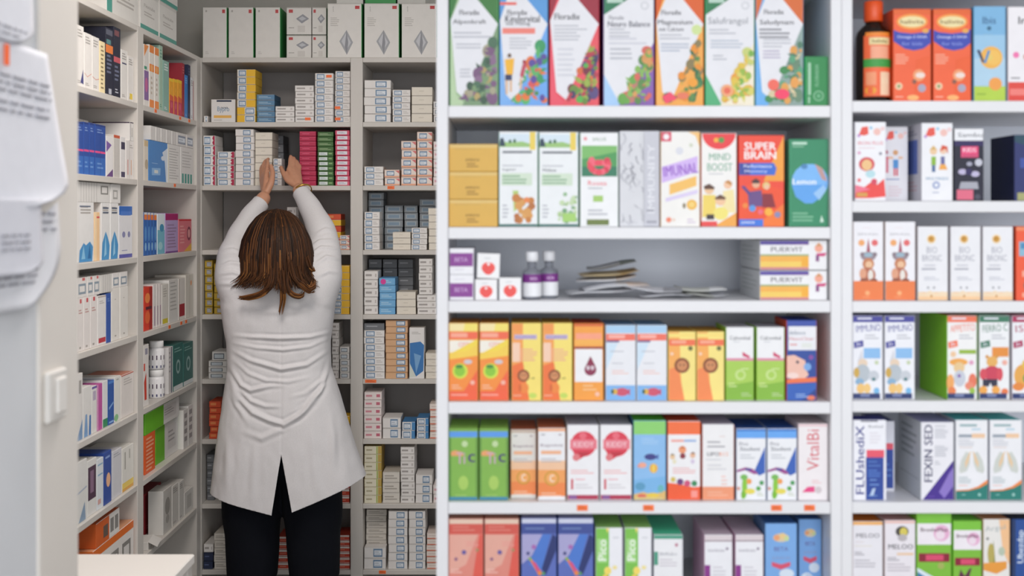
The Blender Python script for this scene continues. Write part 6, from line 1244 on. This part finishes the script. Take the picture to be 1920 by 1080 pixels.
# ---- lab coat
RING = [  # row, left, right, half depth behind, half depth in front
 (486, 486, 566, .06, .07), (494, 462, 588, .085, .09), (505, 440, 607, .10, .10), (522, 424, 622, .112, .11), (545, 418, 628, .122, .12), (575, 416, 628, .126, .12), (605, 420, 624, .124, .12), (640, 427, 619, .118, .12),
 (690, 428, 620, .118, .13), (740, 420, 637, .128, .14), (790, 414, 651, .138, .15), (840, 406, 666, .144, .155), (890, 399, 683, .148, .16), (930, 394, 696, .150, .165), (1000, 384, 716, .155, .17)]
bm = bmesh.new(); rings = []; SEG = 96
dense = []
for a, b in zip(RING, RING[1:]):
    n = max(1, int((b[0] - a[0]) / 6))
    for k in range(n): dense.append([a[i] + (b[i] - a[i]) * k / n for i in range(5)])
dense.append(RING[-1])
for y, xl, xr, db, df in dense:
    c = W((xl + xr) / 2, y, YC); hw = (xr - xl) / 2 * YC / F; ring = []
    for k in range(SEG):
        a = 2 * math.pi * k / SEG; ca, sa = math.cos(a), math.sin(a)
        e = .78
        px = math.copysign(abs(ca) ** e, ca) * hw; py = math.copysign(abs(sa) ** e, sa) * (df if sa > 0 else db)
        # soft vertical drape that grows towards the hem
        t = max(0, (y - 760) / 200)
        w = 1 + t * (.020 * math.sin(5 * a + .6) + .012 * math.sin(9 * a + 1.9))
        ring.append(bm.verts.new(c + Vector((px * w, py * w, 0))))
    rings.append(ring)
for a, b in zip(rings, rings[1:]):
    for k in range(SEG): bm.faces.new((a[k], a[(k + 1) % SEG], b[(k + 1) % SEG], b[k]))
bm.faces.new(rings[0]); bm.faces.new(rings[-1][::-1])
cuff_l, cuff_r = W(487, 383, 4.435), W(566, 364, 4.440)
dl = (cuff_l - W(462, 411, 4.385)).normalized(); dr = (cuff_r - W(585, 396, 4.385)).normalized()
tube_into(bm, [(W(462, 560, 4.18), .088), (W(447, 522, 4.19), .085), (W(442, 487, 4.24), .070), (W(450, 450, 4.305), .054), (W(467, 411, 4.385), .042), (cuff_l, .0345), (cuff_l + dl * .03, .034)], 28, flat=(False, True))
tube_into(bm, [(W(584, 560, 4.18), .088), (W(598, 522, 4.19), .084), (W(605, 484, 4.24), .069), (W(604, 440, 4.305), .056), (W(585, 396, 4.385), .044), (cuff_r, .0345), (cuff_r + dr * .03, .034)], 28, flat=(False, True))
# yoke between the shoulders
tube_into(bm, [(W(452, 515, 4.19), .075), (W(490, 500, 4.18), .070), (W(525, 497, 4.175), .068), (W(560, 500, 4.18), .070), (W(596, 515, 4.19), .075)], 24)
me = fused(bm, .0042, 22, .5)
# folds
FOLD = [  # polyline in photo pixels, height (m), width (px)
 ([(432, 628), (470, 632), (527, 634), (580, 632), (622, 622)], .010, 4.5),
 ([(432, 642), (480, 652), (530, 656), (580, 650), (618, 634)], .008, 4.0),
 ([(432, 655), (470, 676), (527, 692), (575, 684), (618, 656)], .012, 5.0),
 ([(432, 670), (465, 700), (500, 714), (540, 716), (585, 706)], .007, 4.5),
 ([(430, 686), (452, 722), (470, 732), (505, 724), (540, 722)], .010, 5.0),
 ([(428, 702), (448, 748), (475, 774), (505, 788), (532, 796), (560, 780), (590, 752), (616, 712)], .013, 6.0),
 ([(446, 728), (470, 752), (498, 762), (530, 762)], .009, 5.0),
 ([(545, 778), (575, 758), (600, 734), (622, 684)], .007, 5.0),
 ([(540, 746), (572, 738), (606, 712), (624, 664)], .006, 5.0),
 ([(448, 806), (490, 822), (526, 806), (560, 790)], .006, 7.0), ([(534, 800), (570, 772), (612, 716)], .008, 6.0), ([(430, 720), (444, 760), (470, 800)], .006, 6.0),
 ([(470, 576), (500, 584), (545, 584), (590, 574)], .004, 7.0),
 ([(618, 760), (624, 830), (626, 900)], .007, 9.0), ([(585, 800), (590, 880), (600, 930)], .004, 9.0),
 ([(425, 800), (428, 870), (420, 930)], .006, 9.0), ([(478, 830), (476, 900), (470, 950)], .004, 9.0),
 ([(410, 500), (432, 492), (462, 496)], .007, 4.0), ([(408, 515), (436, 510), (468, 520)], .007, 4.0), ([(406, 532), (440, 532), (470, 548)], .006, 5.0),
 ([(415, 470), (436, 468), (456, 474)], .005, 4.0),
 ([(578, 466), (600, 452), (632, 450)], .008, 4.0), ([(576, 482), (602, 464), (636, 466)], .008, 4.0), ([(585, 500), (612, 482), (640, 486)], .007, 4.5), ([(590, 440), (610, 430), (628, 432)], .005, 4.0),
 ([(590, 520), (616, 508), (638, 512)], .005, 5.0)]
def poly_y(pl, x):
    for (xa, ya), (xb, yb) in zip(pl, pl[1:]):
        if xa <= x <= xb:
            t = (x - xa) / (xb - xa); t = t * t * (3 - 2 * t) * .4 + t * .6
            return ya + (yb - ya) * t
    return None
def seg_dist(pl, x, y):
    best = 1e9; tt = 0; L_ = 0; tot = sum(math.dist(a, b) for a, b in zip(pl, pl[1:])); acc = 0
    for a, b in zip(pl, pl[1:]):
        dx, dy = b[0] - a[0], b[1] - a[1]; l2 = dx * dx + dy * dy
        t = max(0, min(1, ((x - a[0]) * dx + (y - a[1]) * dy) / l2))
        d = math.hypot(x - a[0] - t * dx, y - a[1] - t * dy)
        if d < best: best = d; tt = (acc + t * math.sqrt(l2)) / tot
        acc += math.sqrt(l2)
    return best, tt
FB = [(min(p[0] for p in f[0]) - 25, max(p[0] for p in f[0]) + 25, min(p[1] for p in f[0]) - 25, max(p[1] for p in f[0]) + 25) for f in FOLD]
me.update()
new = []
for v in me.vertices:
    n = v.normal
    if n.y > .25: continue
    x = 960 + v.co.x * F / v.co.y; y = HOR - (v.co.z - EYE) * F / v.co.y
    d = 0
    for (pl, h, w), bb in zip(FOLD, FB):
        h *= .72; w *= .70
        if bb[0] < x < bb[1] and bb[2] < y < bb[3]:
            ds, t = seg_dist(pl, x, y)
            if ds < 3.2 * w:
                tp = min(1, t / .38, (1 - t) / .38) ** .9; q = ds / w
                d += h * tp * (math.exp(-q * q) - .35 * math.exp(-(q - 1.9) ** 2 * 1.4))
    # the seam down the back, a shallow groove
    if 560 < y < 850: d -= .0016 * math.exp(-((x - 527) / 2.2) ** 2)
    if y > 560: d += .0024 * mnoise.noise(v.co * 13) + .0013 * mnoise.noise(Vector((v.co.x * 45, v.co.y * 20, v.co.z * 22)))
    if d: new.append((v.index, v.co + n * d * min(1, (.25 - n.y) * 2)))
for i, c in new: me.vertices[i].co = c
# hem, vent and cuffs cut with straight cuts
bm = bmesh.new(); bm.from_mesh(me); bpy.data.meshes.remove(me)
def cut(co, no, keep=None, clear=False):
    g_ = [e for e in list(bm.verts) + list(bm.edges) + list(bm.faces)] if keep is None else keep
    bmesh.ops.bisect_plane(bm, geom=g_, plane_co=co, plane_no=no, clear_outer=clear, dist=1e-6)
YBK = 4.06
wp = lambda x, y: W(x, y, YBK)
split = wp(528, 900)
def plane_of(a, b):
    d = b - a; n = Vector((d.z, 0, -d.x)).normalized()
    return n if n.z < 0 else -n
for (a, b, s) in ((wp(395, 938), wp(510, 966), -1), (wp(548, 960), wp(690, 902), 1)):
    no = plane_of(a, b)
    fs = [f for f in bm.faces if (f.calc_center_median().x - split.x) * s > -.02 and f.calc_center_median().z < .95]
    geom = list({v for f in fs for v in f.verts}) + list({e for f in fs for e in f.edges}) + fs
    cut(a, no, geom)
    kill = [f for f in bm.faces if (f.calc_center_median().x - split.x) * s > 0 and (f.calc_center_median() - a).dot(no) > 0 and f.calc_center_median().z < 1.0]
    bmesh.ops.delete(bm, geom=kill, context='FACES')
apex = wp(527.5, 852); vl, vr = wp(509, 970), wp(549, 964)
for b in (vl, vr):
    fs = [f for f in bm.faces if f.calc_center_median().z < apex.z + .01 and f.calc_center_median().y < YC and abs(f.calc_center_median().x - apex.x) < .08]
    geom = list({v for f in fs for v in f.verts}) + list({e for f in fs for e in f.edges}) + fs
    d = b - apex; no = Vector((d.z, 0, -d.x)).normalized()
    cut(apex, no, geom)
kill = []
for f in bm.faces:
    c = f.calc_center_median()
    if c.z < apex.z and c.y < YC:
        t = (apex.z - c.z) / (apex.z - vl.z); t2 = (apex.z - c.z) / (apex.z - vr.z)
        if apex.x + (vl.x - apex.x) * t < c.x < apex.x + (vr.x - apex.x) * t2: kill.append(f)
bmesh.ops.delete(bm, geom=kill, context='FACES')
for co, d in ((cuff_l, dl), (cuff_r, dr)):
    fs = [f for f in bm.faces if (f.calc_center_median() - co).length < .09 and (f.calc_center_median() - co).dot(d) > -.03]
    geom = list({v for f in fs for v in f.verts}) + list({e for f in fs for e in f.edges}) + fs
    cut(co + d * .008, d, geom)
    kill = [f for f in bm.faces if (f.calc_center_median() - co).length < .09 and (f.calc_center_median() - co - d * .008).dot(d) > 0]
    bmesh.ops.delete(bm, geom=kill, context='FACES')
bmesh.ops.delete(bm, geom=[v for v in bm.verts if not v.link_faces], context='VERTS')
me = bpy.data.meshes.new('lab_coat'); bm.to_mesh(me); bm.free()
coat = as_obj('lab_coat', me, mat('#d3d0d1', .75, 'cloth'), body)
so = coat.modifiers.new('cloth', 'SOLIDIFY'); so.thickness = .0025; so.offset = -1
coat['label'] = 'white knee length lab coat with creased back and open vent'

# ---- hair: a full shell and several hundred combed locks
HY = [390, 397, 408, 425, 450, 480, 510, 540, 570]
HW = [3, 24, 38, 51, 63, 69, 70, 69, 62]
HD = [.02, .055, .085, .115, .140, .152, .155, .155, .150]
def itp(t, A):
    for i in range(len(HY) - 1):
        if t <= HY[i + 1]:
            q = (t - HY[i]) / (HY[i + 1] - HY[i]); return A[i] + (A[i + 1] - A[i]) * q
    return A[-1]
HC = 4.165
def hair_pt(phi, y, k=1.0, dx=0, dd=0):
    w = itp(y, HW) * k; d = itp(y, HD) * k
    Y = HC - d * math.cos(phi) + dd
    return W(518.5 + w * math.sin(phi) + dx, y, Y)
mb = MB()
tones = [mat(c, .55, 'hair') for c in ('#22130a', '#38200f', '#4f2f18', '#714522', '#82562c')]
tones = tones[:5]
n1, n2 = 40, 26; vs = []; fs = []
for j in range(n2 + 1):
    for i in range(n1 + 1):
        phi = math.radians(-150 + 300 * i / n1)
        y = 392 + (529 - 392) * (j / n2) ** 1.0
        vs.append(hair_pt(phi, y, .955))
for j in range(n2):
    for i in range(n1):
        a = j * (n1 + 1) + i; fs.append((a, a + n1 + 1, a + n1 + 2, a + 1))
mb.add(vs, fs, tones[1])
def lock(path, r0, tone_a, tone_b, change):
    n = len(path); vs = []; fsA = []; fsB = []; seg = 5
    upv = Vector((0, -1, 0))
    for i, p in enumerate(path):
        d = (path[min(n - 1, i + 1)] - path[max(0, i - 1)]).normalized()
        x = d.cross(upv)
        if x.length < 1e-4: x = Vector((1, 0, 0))
        x.normalize(); y = x.cross(d).normalized()
        t = i / (n - 1); r = r0 * (.55 + .45 * min(1, t * 4)) * (1 - .85 * max(0, (t - .55) / .45) ** 1.3)
        for k in range(seg):
            a = 2 * math.pi * k / seg
            vs.append(p + x * (r * 1.5 * math.cos(a)) + y * (r * .7 * math.sin(a)))
    for i in range(n - 1):
        for k in range(seg):
            f = (i * seg + k, i * seg + (k + 1) % seg, (i + 1) * seg + (k + 1) % seg, (i + 1) * seg + k)
            (fsA if i / (n - 1) < change else fsB).append(f)
    n0 = len(mb.v); mb.v += [tuple(v) for v in vs]
    for fl, m in ((fsA, tone_a), (fsB, tone_b)):
        k = mb.mi(m)
        for f in fl: mb.f.append(tuple(q + n0 for q in f)); mb.m.append(k)
g = random.Random(21)
CL = [math.radians(-125 + 250 * (i + g.random() * .8) / 46) for i in range(46)]
for i in range(1150):
    phi = math.radians(g.uniform(-125, 125))
    s = math.sin(phi)
    tip = 527 + 16 * g.random() + 12 * max(0, 1 - abs(s - .15) * 2.2) * g.random()
    y0 = 391 + 16 * g.random() ** 2 + 4 * abs(s)
    k = .97 + .05 * g.random(); wob = g.uniform(-.03, .03); ph = g.random() * 6
    # how the ends run: left ends sweep out and down, right ends curl, middle falls straight
    out = (-26 * g.random() if s < -.1 else (20 * g.random() if s > .35 else g.uniform(-8, 8)))
    path = []
    for j in range(19):
        t = j / 18; y = y0 + (tip - y0) * t
        e = max(0, (t - .80) / .20)
        pc = min(CL, key=lambda q: abs(q - phi))
        path.append(hair_pt(phi + (pc - phi) * .62 * t ** 1.4 + wob * math.sin(4 * t + ph), y, k - .015 * abs(pc - phi) * 20 * t, out * e * e, -.004 * e * g.random()))
    a = g.choices(tones[:4], (4, 5, 2, .4))[0]
    ch = g.choice((.28, .36, .45, .55, .66))
    b = g.choices(tones, (1.5, 4, 4, 2, 1) if ch > .42 else (1, 5, 4, .8, 0))[0] if abs(s) < .95 else tones[1]
    lock(path, g.uniform(.0014, .0029), a, b, ch)
def wisp(pts, r, ta, tb):
    P_ = [W(x, y, Y) for x, y, Y in pts]; out = []
    for i in range(len(P_) - 1):
        p0, p1, p2, p3 = P_[max(0, i - 1)], P_[i], P_[i + 1], P_[min(len(P_) - 1, i + 2)]
        for q in range(6):
            t = q / 6
            out.append(.5 * ((2 * p1) + (p2 - p0) * t + (2 * p0 - 5 * p1 + 4 * p2 - p3) * t * t + (3 * p1 - p0 - 3 * p2 + p3) * t ** 3))
    out.append(P_[-1]); lock(out, r, ta, tb, .4)
def bundle(pts, n, spread, r=.0019):
    for _ in range(n):
        jx, jy, jz = g.uniform(-1, 1) * spread, g.uniform(-1, 1) * spread * .6, g.uniform(-.008, .004)
        q = [(x + jx * (1 - .3 * i / len(pts)) + g.uniform(-1.2, 1.2), y + jy + g.uniform(-1.5, 1.5), Y + jz) for i, (x, y, Y) in enumerate(pts)]
        wisp(q, r * g.uniform(.7, 1.3), g.choice(tones[1:3]), g.choice(tones[2:5]))
bundle([(512, 505, 4.015), (508, 533, 4.012), (492, 549, 4.02), (470, 557, 4.035), (450, 559, 4.05)], 40, 6)
bundle([(505, 520, 4.012), (500, 542, 4.015), (484, 556, 4.025), (462, 561, 4.045)], 12, 5)
bundle([(528, 505, 4.012), (530, 540, 4.015), (530, 562, 4.03), (526, 588, 4.05)], 12, 5)
bundle([(536, 510, 4.013), (536, 535, 4.015), (545, 552, 4.025), (562, 556, 4.04), (568, 548, 4.04)], 14, 5)
bundle([(556, 500, 4.02), (562, 525, 4.025), (574, 541, 4.035), (586, 538, 4.045), (588, 528, 4.05)], 18, 6)
bundle([(575, 480, 4.04), (580, 500, 4.045), (588, 508, 4.055), (586, 500, 4.06)], 8, 3)
bundle([(545, 490, 4.012), (552, 520, 4.013), (566, 536, 4.02), (580, 546, 4.035), (588, 544, 4.045)], 14, 6)
hair = mb.build('hair', body, True)
hair['label'] = 'shoulder length brown hair with caramel streaks and flicked ends'
# bracelet on her right wrist
mb = MB(); ctr = W(568, 357, 4.452); ax = (wr2 - cuff_r).normalized()
x = ax.orthogonal().normalized(); y = ax.cross(x); vs = []; fs = []
for i in range(28):
    a = 2 * math.pi * i / 28; rd = x * math.cos(a) + y * math.sin(a)
    for k in range(8):
        b = 2 * math.pi * k / 8
        vs.append(ctr + ax * (.004 * math.sin(b)) + rd * (.0335 + .0022 * math.cos(b)))
for i in range(28):
    for k in range(8):
        fs.append((i * 8 + k, i * 8 + (k + 1) % 8, ((i + 1) % 28) * 8 + (k + 1) % 8, ((i + 1) % 28) * 8 + k))
mb.add(vs, fs, mat('#c9a050', .3, 'metal'))
br = mb.build('bracelet', body, True); br['label'] = 'thin gold bracelet on the right wrist'
